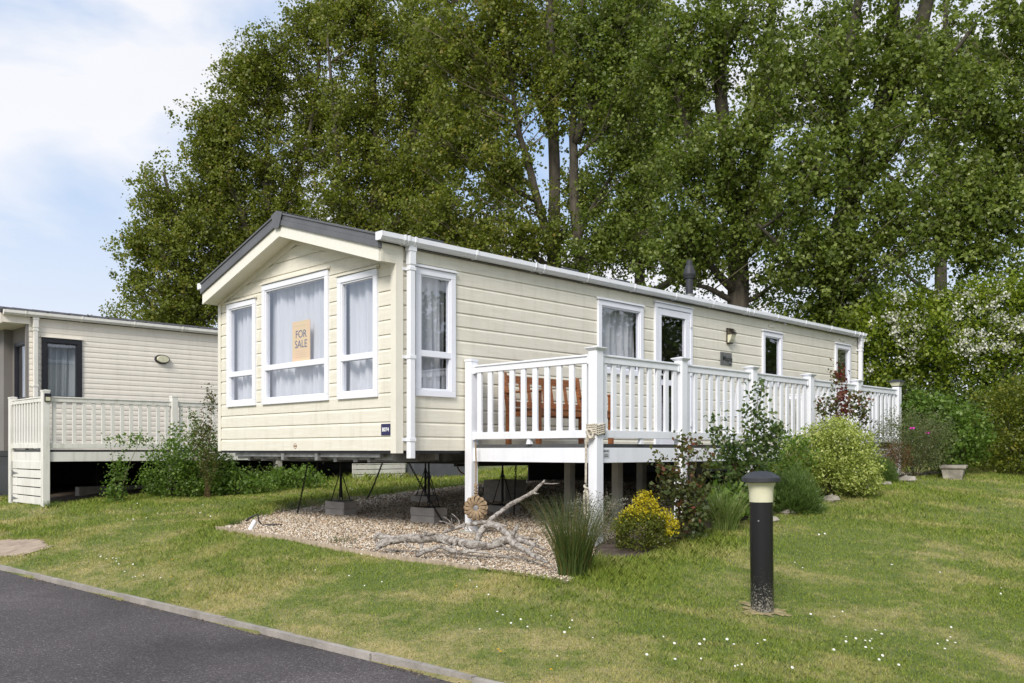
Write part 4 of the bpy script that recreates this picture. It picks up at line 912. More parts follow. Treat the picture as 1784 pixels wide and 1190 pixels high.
for k in range(5):                                # turns round the corner post
    z = .155-.001+k*.021; a, v = PA[0], DV; c = [(a-W, v-W), (a+W, v-W), (a+W, v+W), (a-W, v+W)]; pts = []
    for i in range(4):
        x0, y0 = c[i]; x1, y1 = c[(i+1) % 4]
        for q in range(3): t = .08+.42*q; pts.append((x0+(x1-x0)*t, y0+(y1-y0)*t, z+.012*((i+t) % 4)/4*1.6+(.022 if i in (0, 1) else 0)*t))
    rope(mb, pts+[pts[0]], .0115)
kx, ky = PA[0]-W-.01, DV-.0
for k in range(5):
    ph = k*1.25; rope(mb, [(kx-.012+.022*math.cos(ph+t), ky+.03*math.sin(ph*.7+t*1.1), .165+.045*math.sin(t*1.3+k)+.0*k) for t in [i*.5 for i in range(9)]], .011)
rope(mb, [(kx, ky+.02, .15), (kx-.02, ky+.015, .10), (kx-.015, ky+.045, .06)], .011)
o = obj('rope', mb, M_rope, smooth=True, fixn=False, frame=FR); tag(o, 'pale rope wound and knotted round the corner post of the deck railing', 'rope')
mb = MB(); hx, hy = kx-.02, ky+.045
rope(mb, [(kx-.01, ky+.03, .16), (hx, hy, .10), (hx, hy, -.10), (hx-.002, hy, -.32)], .0115)
for k in range(4): rope(mb, [(hx+.018*math.cos(t+k), hy+.018*math.sin(t+k), -.33-.008*t-.01*k) for t in [i*.6 for i in range(11)]], .009)
rope(mb, [(hx, hy-.0, -.36), (hx, hy-.022, -.45), (hx, hy-.026, -.60)], .012); rope(mb, [(hx, hy+.0, -.36), (hx, hy+.022, -.45), (hx, hy+.020, -.60)], .012); rope(mb, [(hx, hy-.026, -.60), (hx, hy-.01, -.66), (hx, hy+.020, -.60)], .012)
o = obj('rope', mb, M_rope, smooth=True, fixn=False, frame=FR); tag(o, 'pale twisted rope hanging beside the deck corner post and ending in a long loop', 'rope')
# wreath on the inner post
wc = pt(829, 885, 9.95); wrx, wry = wc.x, wc.y
mb = MB(); hr = []
rope(mb, [(wrx-.004, wry, .085), (wrx+.002, wry, -.1), (wrx, wry, -.35), (wrx, wry, -.52)], .008)
for k in range(5): rope(mb, [(wrx+.014*math.cos(t+k), wry+.014*math.sin(t+k), -.38-.03*k+.01*math.sin(t)) for t in [i*.7 for i in range(10)]], .009)
o1 = obj('rope', mb, M_jute, smooth=True, fixn=False); tag(o1, 'thin brown rope hanging from the deck rail above the ring of rope', 'rope')
mb = MB(); Rm = .082; fd = Vector((-.25, -.97, 0)).normalized(); sx_ = Vector((-fd.y, fd.x, 0))
for k in range(14):
    for s in (-1, 0, 1):
        th = k*2*math.pi/14+s*.115; e = sx_*math.cos(th)+Vector((0, 0, 1))*math.sin(th); c = wc+e*Rm
        mb.tube([c+(e*math.cos(q)*.046+fd*math.sin(q)*.026)+(sx_*-math.sin(th)+Vector((0, 0, 1))*math.cos(th))*.008*math.sin(q) for q in [2*math.pi*i/16 for i in range(17)]], .0066, 6, cap=False)
for rr, sd in [(Rm+.040, 0), (Rm+.046, 1.2)]: 
    mb.tube([wc+(sx_*math.cos(q)+Vector((0, 0, 1))*math.sin(q))*(rr+.006*math.sin(q*14+sd))+fd*.012*math.cos(q*14+sd) for q in [2*math.pi*i/112 for i in range(113)]], .008, 6, cap=False)
o2 = obj('rope_wreath', mb, M_jute, smooth=True, fixn=False); tag(o2, 'brown coiled rope ring hanging in front of the left deck post', 'wreath')

# ------------------------------------------------------------------ jack stands on concrete blocks under the caravan
def jack(a, v, zb, label):
    x, y = AV(a, v); r_ = empty('jack_stand', (x, y, zb), R(45)); tag(r_, label, 'jack stand', 'black jack stands under the caravans')
    H = -.12-zb; mb = MB(); mb.tube([(0, 0, .05), (0, 0, H-.14)], .017, 10); mb.tube([(0, 0, H-.16), (0, 0, H)], .011, 8); mb.box((-.05, -.05, H-.005), (.05, .05, H+.005)); mb.lathe([(.026, 0), (.026, .03)], (0, 0, H*.62), 10); obj('column', mb, M_iron, r_)
    mb = MB(); mb.lathe([(.055, 0), (.055, .008), (.0, .008)], (0, 0, 0), 4)
    for i in range(4):
        t = math.radians(45+90*i); mb = MB(); mb.tube([(.13*math.cos(t), .13*math.sin(t), .005), (.016*math.cos(t), .016*math.sin(t), H*.66)], .007, 6); mb.box((.13*math.cos(t)-.015, .13*math.sin(t)-.015, 0), (.13*math.cos(t)+.015, .13*math.sin(t)+.015, .006)); obj('leg', mb, M_iron, r_)
    mb = MB(); mb.box((-.13, -.13, .0005), (.13, .13, .005)); obj('base_plate', mb, M_iron, r_)
    return r_
def block(a, v, z, label, dx=0, half=False, group='concrete blocks under the caravan'):
    x, y = AV(a, v); mb = MB(); mb.box((-.108, -.22, 0), (.108, .22, .098)); o = obj('concrete_block', mb, M_block, bevel=.006); o.location = (x, y, z); o.rotation_euler = (0, 0, R(45+dx)); tag(o, label, 'block', group); return o
for (a, v, n, nm, w) in [(1.21, 2.79, 2, 'the jack stand nearest the left front corner', 'left'), (1.21, .92, 2, 'the jack stand beside the downpipe corner', 'right'), (2.75, 2.85, 1, 'the farther jack stand seen between the two front ones', ''), (2.35, .80, 1, 'the shaded jack stand behind the rope ring', '')]:
    z = zg(a, v)-.004
    if n == 2:
        block(a, v, z, 'lower concrete block under '+nm); block(a, v, z+.1005, 'upper concrete block under '+nm, dx=1.2); jack(a, v, z+.2, 'black four legged '+nm[4:])
    else: block(a, v, z, 'single grey concrete block under '+nm); jack(a, v, z+.1, 'black four legged '+nm[4:])
px_, py_ = 3.30, 1.72
for i in range(3):
    for j in range(2):
        zz = zg(px_, py_)-.01+.1*i; a = px_+(.0 if i % 2 else 0)
        x, y = AV(px_+(.11 if j else -.11), py_); mb = MB(); mb.box((-.105, -.22, 0), (.105, .22, .098)); o = obj('concrete_block', mb, M_block, bevel=.005); o.location = (x, y, zz); o.rotation_euler = (0, 0, R(45)); tag(o, '%s %s block of the shaded pier under the caravan' % (['bottom', 'middle', 'top'][i], ['left', 'right'][j]), 'block', 'blocks of the shaded pier')
def chain(p0, p1, label, sag=.0, link_l=.042, r=.0042):
    p0, p1 = Vector(p0), Vector(p1); L = (p1-p0).length; n = max(2, int(L/(link_l*.72))); mb = MB()
    for i in range(n):
        t0 = i/n; t1 = (i+1)/n; f = lambda t: p0.lerp(p1, t)+Vector((0, 0, -sag*4*t*(1-t)))
        a, b = f(t0), f(t1); d = (b-a).normalized(); c = (a+b)/2; e = d.cross(Vector((.3, .5, .8))).normalized(); e2 = d.cross(e); w = e if i % 2 else e2
        mb.tube([c+d*(link_l/2-.010)*(1 if math.cos(q) >= 0 else -1)+d*math.cos(q)*.010+w*math.sin(q)*.010 for q in [2*math.pi*k/10 for k in range(11)]], r, 5, cap=False)
    o = obj('chain', mb, M_iron, smooth=True, fixn=False); tag(o, label, 'chain', 'tie down chains under the caravan')
gx, gy = spot(517, 897); chain(AV(.55, 2.55)+(-.1,), (gx, gy, tz(gx, gy)-.01), 'black tie down chain slanting left to the gravel edge from the front corner', .03)
gx, gy = spot(640, 867); chain(AV(1.9, 2.75)+(-.13,), (gx, gy, tz(gx, gy)-.01), 'black tie down chain slanting down to the grass between the jack stands', .03)
gx, gy = spot(776, 915); chain(AV(.75, .80)+(-.06,), (gx, gy, tz(gx, gy)-.01), 'rusty tie down chain falling to the gravel beside the right front blocks', .02)
chain(AV(.6, 2.42)+(-.06,), AV(.6, 2.42)+(-.27,), 'short black chain dangling free under the caravan front')
gx, gy = spot(895, 900); chain(AV(2.1, .3)+(-.06,), (gx, gy, tz(gx, gy)-.01), 'black tie down chain in the shade behind the rope ring', .02)
# cable, pipe and hose
gx, gy = spot(448, 918); z = tz(gx, gy); mb = MB()
mb.tube([(gx-.13, gy-.02, z+.07), (gx-.05, gy, z+.13), (gx+.01, gy, z+.15), (gx+.02, gy, z+.07), (gx+.06, gy, z+.015), (gx+.16, gy-.06, z+.02), (gx+.30, gy+.0, z+.02), (gx+.24, gy+.1, z+.02), (gx+.1, gy+.03, z+.02)], .011, 8); o = obj('cable', mb, M_cable, smooth=True, fixn=False); tag(o, 'black electric cable looping over the gravel corner', 'cable')
gx, gy = spot(436, 925); z = tz(gx, gy); mb = MB(); mb.tube([(gx-.02, gy, z-.02), (gx+.05, gy+.03, z+.115)], .027, 12); o = obj('drain_pipe', mb, M_white, smooth=False); tag(o, 'short white plastic pipe stub leaning in the gravel corner', 'pipe')
mb = MB(); c = pt(815, 812, 14.5); mb.tube([c+Vector((math.cos(q)*.17, 0, math.sin(q)*.17+.03)) for q in [math.pi+math.pi*i/16 for i in range(17)]], .012, 6); mb.v = mb.v; o = obj('hose', mb, M_hose, smooth=True, fixn=False); tag(o, 'orange hose hanging in a loop under the caravan', 'hose')
# timber edging along the gravel
mb = MB(); pts = [(-.85, v) for v in np.arange(2.3, -2.45, -.25)]
for i in range(len(pts)-1):
    (a0, v0), (a1, v1) = pts[i], pts[i+1]; dd = .01*math.sin(i*1.3); d1 = .01*math.sin((i+1)*1.3); q0 = AV(a0-.018+dd, v0); q1 = AV(a0+.012+dd, v0); q2 = AV(a1+.012+d1, v1); q3 = AV(a1-.018+d1, v1)
    z0 = zg(-.84, v0)+.036-.012*max(0, i-12)/6; z1 = zg(-.84, v1)+.036-.012*max(0, i-11)/6
    mb.add([q0+(z0-.15,), q1+(z0-.15,), q2+(z1-.15,), q3+(z1-.15,), q0+(z0,), q1+(z0,), q2+(z1,), q3+(z1,)], [(0, 3, 2, 1), (4, 5, 6, 7), (0, 1, 5, 4), (1, 2, 6, 5), (2, 3, 7, 6), (3, 0, 4, 7)])
o = obj('timber_edging', mb, M_timber); tag(o, 'weathered timber board edging the front of the gravel', 'edging')

# ------------------------------------------------------------------ driftwood
def wood(label, paths, seedv):
    """paths: [(points as (photo x, y, distance, radius))]"""
    r_ = random.Random(seedv); mb = MB()
    for path in paths:
        P = [pt(p[0], p[1], p[2]) for p in path]; rr = [p[3]*.76 for p in path]; fine = []; fr = []
        for i in range(len(P)-1):
            n = max(3, int((P[i+1]-P[i]).length/.025))
            for q in range(n):
                t = q/n; a = P[max(i-1, 0)]; b = P[i]; c = P[i+1]; d = P[min(i+2, len(P)-1)]
                fine.append(.5*((2*b)+(c-a)*t+(2*a-5*b+4*c-d)*t*t+(3*b-a-3*c+d)*t**3)); fr.append((rr[i]*(1-t)+rr[i+1]*t)*(1+.13*math.sin(len(fine)*.5)*r_.random()))
        fine.append(P[-1]); fr.append(rr[-1])
        fine = [p+Vector((r_.uniform(-1, 1), r_.uniform(-1, 1), r_.uniform(-1, 1)))*min(.004, fr[i]*.15) for i, p in enumerate(fine)]
        mb.tube(fine, fr, 14 if max(rr) > .02 else 6, wob=.10)
    o = obj('driftwood', mb, M_drift, smooth=True, fixn=False); tag(o, label, 'driftwood', 'driftwood on the gravel')
K = 5.097
def zp(*l): return [(630+x/K, 840+y/K, Y, r) for x, y, Y, r in l]
wood('thick bleached driftwood log lying along the gravel front with a gnarled root end', [
    zp((130, 600, 8.35, .022), (180, 555, 8.4, .034), (280, 520, 8.4, .045), (400, 500, 8.4, .050), (520, 500, 8.35, .058), (640, 490, 8.3, .055), (760, 515, 8.2, .052), (880, 535, 8.1, .052), (1000, 560, 8.0, .050), (1130, 570, 7.95, .048), (1230, 535, 7.9, .050), (1310, 500, 7.9, .042), (1360, 440, 7.9, .026), (1385, 375, 7.9, .018)),
    zp((110, 520, 8.6, .012), (140, 470, 8.6, .034), (200, 490, 8.55, .045), (280, 500, 8.5, .035), (400, 510, 8.4, .04)),
    zp((120, 560, 8.5, .014), (200, 520, 8.5, .028), (300, 505, 8.45, .03)),
    zp((1300, 510, 7.9, .04), (1380, 560, 7.8, .036), (1450, 600, 7.7, .030), (1520, 650, 7.55, .026), (1600, 690, 7.4, .022), (1660, 715, 7.3, .014)),
    zp((1475, 615, 7.65, .022), (1530, 560, 7.7, .018), (1560, 520, 7.75, .008)),
    zp((380, 530, 8.3, .010), (430, 570, 8.2, .010), (500, 590, 8.2, .005)), zp((860, 530, 8.1, .014), (920, 590, 8.0, .010), (960, 610, 7.95, .004)),
    zp((1170, 520, 7.95, .012), (1260, 480, 8.0, .006)), zp((560, 460, 8.3, .02), (700, 470, 8.25, .022), (830, 500, 8.2, .014)),
    zp((600, 480, 8.3, .012), (560, 440, 8.25, .009), (500, 430, 8.2, .004)), zp((1000, 560, 8.0, .012), (1040, 520, 8.05, .008), (1050, 470, 8.1, .003)), zp((700, 520, 8.2, .014), (780, 560, 8.05, .012), (830, 600, 7.95, .008), (850, 650, 7.85, .003)), zp((1240, 540, 7.9, .012), (1290, 600, 7.75, .009), (1340, 660, 7.65, .004)), zp((1190, 590, 7.9, .014), (1330, 600, 7.8, .012), (1450, 640, 7.7, .006)), zp((1160, 610, 7.85, .008), (1290, 665, 7.7, .009), (1480, 665, 7.6, .006))], 1)
wood('forked driftwood branch lying in front of the thick log', [
    zp((490, 655, 8.0, .026), (540, 620, 8.05, .030), (620, 595, 8.1, .028), (700, 575, 8.1, .026), (760, 595, 8.0, .024), (860, 620, 7.95, .022), (950, 615, 7.9, .020), (1060, 590, 7.9, .012)),
    zp((530, 640, 8.0, .02), (530, 580, 8.1, .018), (545, 545, 8.15, .010)), zp((780, 590, 8.0, .02), (830, 550, 8.05, .014), (870, 530, 8.1, .008)), zp((950, 615, 7.9, .014), (1080, 625, 7.85, .012), (1170, 640, 7.8, .005))], 2)
wood('long grey driftwood pole leaning up from the pile into the shade', [
    zp((1130, 345, 9.0, .030), (1200, 290, 9.1, .030), (1300, 215, 9.2, .029), (1400, 155, 9.3, .027), (1510, 95, 9.4, .028), (1570, 45, 9.45, .022), (1625, -15, 9.5, .014)),
    zp((1510, 95, 9.4, .018), (1575, 105, 9.4, .006)), zp((1600, 10, 9.5, .01), (1680, 15, 9.5, .008), (1760, 10, 9.5, .004))], 3)
wood('twiggy pale driftwood branch lying across the left deck post', [
    zp((720, 450, 8.9, .012), (800, 420, 8.95, .022), (900, 385, 8.95, .028), (1000, 370, 9.0, .028), (1100, 355, 9.0, .026), (1200, 370, 9.0, .020), (1290, 390, 8.95, .008)),
    zp((760, 440, 8.9, .014), (740, 400, 8.9, .010), (735, 385, 8.9, .004)), zp((830, 405, 8.95, .012), (790, 385, 8.9, .010), (740, 355, 8.85, .008), (685, 345, 8.85, .003)), zp((800, 390, 8.9, .008), (780, 345, 8.9, .006), (725, 305, 8.9, .003)),
    zp((870, 385, 8.95, .011), (862, 340, 8.95, .009), (830, 305, 8.9, .007), (800, 280, 8.9, .003)), zp((810, 390, 8.9, .006), (800, 345, 8.9, .004), (795, 315, 8.9, .002)),
    zp((950, 390, 8.9, .012), (1010, 440, 8.8, .009), (1110, 500, 8.7, .003)), zp((930, 390, 8.9, .01), (960, 440, 8.8, .007), (985, 490, 8.75, .003)), zp((900, 390, 8.9, .006), (930, 420, 8.85, .005), (1130, 500, 8.6, .003))], 4)
wood('arched dark driftwood root behind the thick log', [
    zp((1020, 520, 8.6, .040), (1060, 440, 8.65, .038), (1110, 390, 8.65, .036), (1180, 385, 8.6, .036), (1250, 430, 8.5, .038), (1310, 470, 8.4, .034), (1420, 520, 8.3, .03), (1540, 560, 8.2, .024), (1640, 600, 8.1, .012)), zp((1300, 430, 8.6, .015), (1420, 490, 8.5, .02), (1560, 510, 8.4, .014))], 5)

# ------------------------------------------------------------------ bollard light
bz0 = tz(bx_, by_)-.02; Hs = .97/.98
bo = empty('bollard_light', (bx_, by_, bz0)); bo.rotation_euler = (0, R(-.55), 0); tag(bo, 'black bollard light with cream lens and mushroom cap on the lawn', 'bollard')
kk = by_/F_PX; T = (1064-821)*kk+.02                # total height from the photograph's size
mb = MB(); mb.lathe([(.078, 0), (.078, T-.215), (.076, T-.213)], n=40); obj('post', mb, M_post, bo, smooth='auto')
mb = MB(); mb.lathe([(.080, T-.214), (.081, T-.17), (.083, T-.13), (.090, T-.10), (.103, T-.078)], n=40); obj('lens', mb, M_lens, bo, smooth='auto')
mb = MB(); mb.lathe([(.128, T-.0775), (.131, T-.074), (.131, T-.048), (.126, T-.042), (.09, T-.016), (.045, T-.003), (0, T)], n=40); obj('cap', mb, M_cap, bo, smooth='auto')
mb = MB(); mb.lathe([(.006, 0), (.006, .003)], n=8); k = obj('screw', mb, M_steel, bo); k.location = (-.038, -.069, T-.34); k.rotation_euler = (R(90), 0, R(-28))

# ------------------------------------------------------------------ neighbouring caravan and its deck
nO = AV(0, 10.1); NF = (nO+(0,), R(45)); nb = empty('static_caravan', NF[0], NF[1]); tag(nb, 'neighbouring beige static caravan with black framed windows and a recessed porch', 'caravan')
NL_, NW = 9.5, 4.0; mb = MB()
nwin = (-.284, .417, .90, 2.06)
siding(mb, p_side, lambda z: (-.50, NL_), 0, 2.40, .098, [(nwin[0]+.01, nwin[1]-.01, nwin[2]+.01, nwin[3]-.01)], groove=.008, band=.04); obj('side_wall', mb, M_nsid, nb, fixn=False)
mb = MB(); mb.box((-.545, -.004, 0), (-.501, .06, 2.28)); obj('corner_trim', mb, M_taupe, nb)
mb = MB(); siding(mb, lambda u, z, d: (-.47-d, u, z), lambda z: (.06, NW), 0, 2.30, 4.0, [(.115, .825, .91, 1.99)], zb=-.5)
mb.box((-.62, 1.02, 0), (-.471, NW, 2.30)); obj('porch_wall', mb, M_taupe, nb)
mb = MB(); mb.add([(NL_, 0, 0), (NL_, NW, 0), (NL_, NW, 2.4), (NL_, NW/2, 2.65), (NL_, 0, 2.4)], [(0, 1, 2, 3, 4)]); mb.add([(0, NW, 0), (NL_, NW, 0), (NL_, NW, 2.4), (0, NW, 2.4)], [(0, 1, 2, 3)]); obj('rear_wall', mb, M_nsid, nb)
mb = MB(); mb.box((0, 0, -.12), (NL_, NW, -.001)); obj('floor', mb, M_dark, nb)
window(nb, p_side, *nwin, None, fw=.085, mf=M_dark, hoodm=M_nsid, seed=31, cm=M_blind)
window(nb, lambda u, z, d: (-.47-d, u, z), .105, .835, .90, 2.0, None, fw=.06, mf=M_dark, hood=False, seed=33, cm=M_blind)
mb = MB()
for s in (0, 1):
    y0 = -.06 if s == 0 else NW+.06; za = 2.50; zb_ = za+(NW/2+.06)*.15
    mb.add([(-.97, y0, za), (NL_+.2, y0, za), (NL_+.2, NW/2, zb_), (-.97, NW/2, zb_), (-.97, y0, za-.06), (NL_+.2, y0, za-.06), (NL_+.2, NW/2, zb_-.06), (-.97, NW/2, zb_-.06)], [(0, 1, 2, 3), (4, 7, 6, 5), (0, 4, 5, 1), (1, 5, 6, 2), (0, 3, 7, 4)])
for i in range(28):
    x = -.95+i*.36; za = 2.50; zb_ = za+(NW/2+.06)*.15; w = .07
    mb.add([(x, -.065, za+.001), (x+w/2, -.065, za+.035), (x+w, -.065, za+.001), (x, NW/2, zb_+.001), (x+w/2, NW/2, zb_+.035), (x+w, NW/2, zb_+.001)], [(0, 1, 4, 3), (1, 2, 5, 4), (0, 2, 1)])
obj('roof', mb, M_tile, nb)
mb = MB(); mb.box((-.95, -.02, 2.28), (-.48, .03, 2.44)); mb.box((-.93, .03, 2.27), (-.47, NW, 2.29)); mb.prism([(-.02, 2.26), (NW/2, 2.26+.30), (NW/2, 2.44+.30), (-.02, 2.44)], 0, -.97, -.94); mb.prism([(NW, 2.26), (NW/2, 2.26+.30), (NW/2, 2.44+.30), (NW, 2.44)], 0, -.97, -.94); obj('fascia', mb, M_nsid, nb)
gutter(nb, -.93, NL_, -.022, 2.49, [3.6, 7], m=M_nwhite)
downpipe(nb, -.40, -.012, .02, 2.42, m=M_nwhite, side=.072)
u, z = 1.95, 1.82
def oval(mb, ru, rz, d0, d1, rin=0):
    ring = lambda ru, rz, d: [p_side(u+ru*math.cos(2*math.pi*i/28), z+rz*math.sin(2*math.pi*i/28), d) for i in range(28)]
    mb.add(ring(ru, rz, d0)+ring(ru*.92, rz*.9, d1), [(i, (i+1) % 28, (i+1) % 28+28, i+28) for i in range(28)]+[tuple(range(28, 56)), tuple(range(27, -1, -1))])
mb = MB(); oval(mb, .155, .095, .001, .045); ol = obj('wall_lamp', mb, M_dark, nb); mb = MB(); oval(mb, .125, .072, .046, .075); obj('lamp_glass', mb, M_lens, ol, smooth=False)
mb = MB(); mb.box((-.2, NW-.04, -.95), (NL_, NW-.01, -.121)); mb.box((-.35, .6, -.95), (-.3, NW, -.121)); obj('added_dark_panel', mb, M_dark, nb)  # dark boards added to hide the bright grass beyond and deepen the shade
# its deck
nd = empty('raised_deck', AV(0, 0)+(0,), R(45)); tag(nd, 'weathered white deck with railing and slatted gate beside the neighbouring caravan', 'deck')
NV = 8.28; NZ = .012; NA = [-.80, 1.365, 3.53, 5.70, 7.87]
mb = MB(); mb.box((NA[0]+.01, NV+.03, NZ-.035), (7.87, 10.08, NZ)); obj('deck_boards', mb, M_deck, nd)
mb = MB(); mb.box((NA[0]+.056, NV-.022, -.182), (7.87, NV, NZ-.036)); mb.box((NA[0]-.022, NV+.056, -.182), (NA[0], 9.94, NZ-.036)); obj('fascia', mb, M_nwhite, nd, bevel=.003)
for i, a in enumerate(NA): post(nd, a, NV, top=.975, w=.112, cap='flat', m=M_nwhite, bot=None if i in (0,) else -.17)
post(nd, NA[0], 9.97, top=.93, w=.112, cap='flat', m=M_nwhite)
for i in range(4): rail_panel(nd, (NA[i]+.056, NV), (NA[i+1]-.056, NV), M_nwhite, 13, z0=.04, z1=.89, bw=.06, bt=.03, foot=False)
rail_panel(nd, (NA[0], NV+.056), (NA[0], 9.97-.056), M_nwhite, 11, z0=.04, z1=.89, bw=.06, bt=.03, foot=False)
for a in (1.36, 3.5, 5.7): post(nd, a, NV+.05, top=-.17, w=.13, cap='none', m=M_under, name='support_post')
gt = MB()
for i in range(5): z = -.245-.147*i; gt.box((NA[0]-.03, NV+.06, z-.065), (NA[0]-.012, 9.86, z+.065))
gt.box((NA[0]-.011, 9.70, -.98), (NA[0]+.01, 9.80, -.18)); gt.box((NA[0]-.011, NV+.10, -.98), (NA[0]+.01, NV+.2, -.18)); g_ = obj('gate', gt, M_nwhite, nd, bevel=.004)
for z in (-.39, -.83): h = MB(); h.prism([(9.86, z-.03), (9.86, z+.03), (9.55, z)], 0, NA[0]-.036, NA[0]-.0305); h.box((NA[0]-.038, 9.86, z-.05), (NA[0]-.03, 9.93, z+.05)); obj('gate_hinge', h, M_steel, g_)
h = MB(); h.box((NA[0]-.035, NV-.085, .80), (NA[0]+.065, NV-.057, .935)); sl = obj('solar_lamp', h, M_dark, nd, bevel=.004); h = MB(); h.box((NA[0]-.022, NV-.0875, .812), (NA[0]+.052, NV-.0855, .875)); obj('lamp_lens', h, M_lens, sl)
for i, (a, v) in enumerate([(1.0, 10.9), (2.3, 10.9), (3.7, 10.9)]): jack(a, v, zg(a, v), ['left', 'middle', 'right'][i]+' one of the three jack stands in shade under the neighbouring caravan')
mb = MB(); mb.box((.3, 9.9, zg(1, 10)-.1), (8, 10.1, zg(1, 10)+.10)); o = obj('concrete_plinth', mb, M_concrete, frame=FR); tag(o, 'low concrete kerb in shade under the neighbouring deck', 'plinth')
mb = MB()
for i in range(5): mb.box((5.2+.0*i, NV-.07, -.245-.105*i-.045), (6.6, NV-.05, -.245-.105*i+.045))
mb.box((5.22, NV-.049, -.72), (5.3, NV-.03, -.19)); mb.box((6.5, NV-.049, -.72), (6.58, NV-.03, -.19)); o = obj('slatted_panel', mb, M_nwhite, frame=FR); tag(o, 'pale slatted skirting panel of the far deck seen under the caravan', 'panel')
x, y = ray(756, 20); z = tz(x, y); mb = MB(); mb.box((-.55, -.3, -.02), (.75, .3, .33)); mb.box((-.58, -.33, .33), (.78, .33, .40)); o = obj('storage_box', mb, M_box, bevel=.02); o.location = (x, y, z); o.rotation_euler = (0, 0, R(20)); tag(o, 'dark grey storage box on the grass seen under the caravan', 'box')

# ------------------------------------------------------------------ planting
def at_px(px, py): return spot(px, py)
x, y = spot(1000, 1004)
tuft('rush_clump', 'tall green rush tuft at the gravel corner by the deck post', 'rush', x, y, 800, .72, .42, L_rush, w=.0028, base=.12)
x, y = ray(1062, 8.5); shrub('silver_shrub', 'silvery grey shrub behind the rush tuft at the deck corner', 'shrub', x, y, [(0, 0, .22, .26, .2, .22), (-.25, .05, .25, .12, .12, .2)], 2600, .022, L_silver, stems=12, group=None, asp=.35, cs=.03, srad=.004)
x, y = spot(1124, 968)
hh = 1.0
def ytint(C):
    t = .28+.22*rng.normal(size=len(C))*.6; top = (C[:, 2] > .33+.04*rng.normal(size=len(C))) | ((C[:, 0] > .20) & (C[:, 2] > .14) & (C[:, 1] < .1)); return np.clip(np.where(top, .86+.1*rng.normal(size=len(C)), t), 0, 1)
shrub('golden_spirea', 'low rounded shrub with bright golden top growing beside the rush tuft', 'shrub', x, y+.2, [(0, 0, .17, .27, .25, .20), (.04, .05, .40, .09, .09, .13), (.16, .02, .26, .12, .12, .13), (-.08, 0, .28, .12, .12, .1)], 9000, .020, L_yel, stems=5, tfun=ytint, cs=.02, clump=10)
x, y = ray(1190, 8.35)
shrub('rose_bush', 'leggy rose bush with dark red new leaves in front of the deck fascia', 'rose', x, y, [(0, 0, .45, .17, .15, .38), (-.12, 0, .5, .12, .12, .18), (.10, .0, .35, .16, .15, .28), (.04, 0, .86, .09, .08, .14), (-.17, 0, .7, .09, .1, .1), (.22, 0, .75, .06, .06, .16), (.05, 0, .15, .2, .2, .14)], 1500, .048, L_red, stems=12, stemm=M_redstem, clump=5, cs=.045, surf=.9, tfun=lambda C: np.clip(.02+.38*C[:, 2]+.22*rng.normal(size=len(C)), 0, 1))
x, y = ray(1262, 8.75); tuft('grass_clump', 'clump of long arching grass with dry straw blades behind the bollard', 'grass clump', x, y, 420, .52, .40, L_longgrass, w=.0055, lean=.6, base=.12)
x, y = ray(1300, 9.5)
shrub('rose_bush', 'green rose bush with a tall stem rising in front of the railing', 'rose', x, y, [(-.05, 0, .55, .28, .2, .32), (-.22, 0, .75, .12, .12, .18), (.18, 0, .72, .2, .15, .24), (.10, -.05, 1.0, .1, .1, .2), (.12, -.05, 1.28, .06, .06, .17), (0, 0, .25, .3, .25, .2), (.3, 0, .9, .1, .1, .1), (-.33, 0, .95, .05, .05, .14)], 2500, .052, L_rose, stems=14, stemm=M_redstem, clump=5, cs=.05, surf=.9)
x, y = ray(1250, 9.2); shrub('broad_leaf_plant', 'low broad leaved green plant under the deck edge beside the long grass', 'plant', x, y, [(.1, 0, .2, .3, .2, .18)], 300, .085, L_fresh, stems=5, clump=4, cs=.06, surf=.9)
x, y = ray(1382, 9.95)
def spiky(name, label, cat, x, y, n, h, r, m, group=None):
    root = empty(name, (x, y, tz(x, y))); tag(root, label, cat, group); ns = n; u = rand_unit(ns); u[:, 2] = np.abs(u[:, 2]); tip = u*np.array([r, r*.9, h])*rng.uniform(.75, 1.05, (ns, 1)); base = tip*np.array([.45, .45, .25])
    L = 16; t = rng.random((ns, L)); C = base[:, None]+(tip-base)[:, None]*t[..., None]; C = C.reshape(-1, 3)+rng.normal(0, .008, (ns*L, 3)); d = (tip-base)/np.linalg.norm(tip-base, axis=1, keepdims=True); D = np.repeat(d, L, 0)*.8+rand_unit(ns*L)*.5; D[:, 2] += .3; D /= np.linalg.norm(D, axis=1, keepdims=True)
    nr = rand_unit(len(C)); w = np.cross(nr, D); w /= np.linalg.norm(w, axis=1, keepdims=True); S = rng.uniform(.022, .045, (len(C), 1)); V = np.stack([C-w*.0028, C+w*.0028, C+D*S+w*.001, C+D*S-w*.001], 1)
    tt = np.clip(.25+.5*t.reshape(-1)+.15*rng.normal(size=len(C)), 0, 1); np_mesh('foliage', V.reshape(-1, 3), np.arange(len(C)*4).reshape(-1, 4), m, root, tint=tt); return root
spiky('lavender_bush', 'rounded dark green lavender bush right of the bollard top', 'lavender', x, y, 1300, .50, .36, L_lav)
x, y = ray(1448, 10.9)
shrub('variegated_pittosporum', 'large rounded yellow green variegated shrub against the railing', 'shrub', x, y, [(-.02, 0, .38, .50, .45, .46), (.2, 0, .42, .40, .4, .42), (-.3, 0, .40, .30, .35, .36), (.05, 0, .70, .30, .3, .22), (.28, 0, .2, .32, .35, .26)], 26000, .032, L_var, stems=6, clump=12, cs=.035, surf=.42, asp=.6)
x, y = ray(1410, 10.55); shrub('golden_marjoram', 'yellow green broad leafed shrub tucked left of the variegated shrub', 'shrub', x-.2, y, [(0, 0, .55, .25, .2, .25), (-.1, 0, .35, .25, .2, .2)], 900, .045, L_fresh, stems=4, clump=6, cs=.04)
x, y = ray(1462, 11.35)
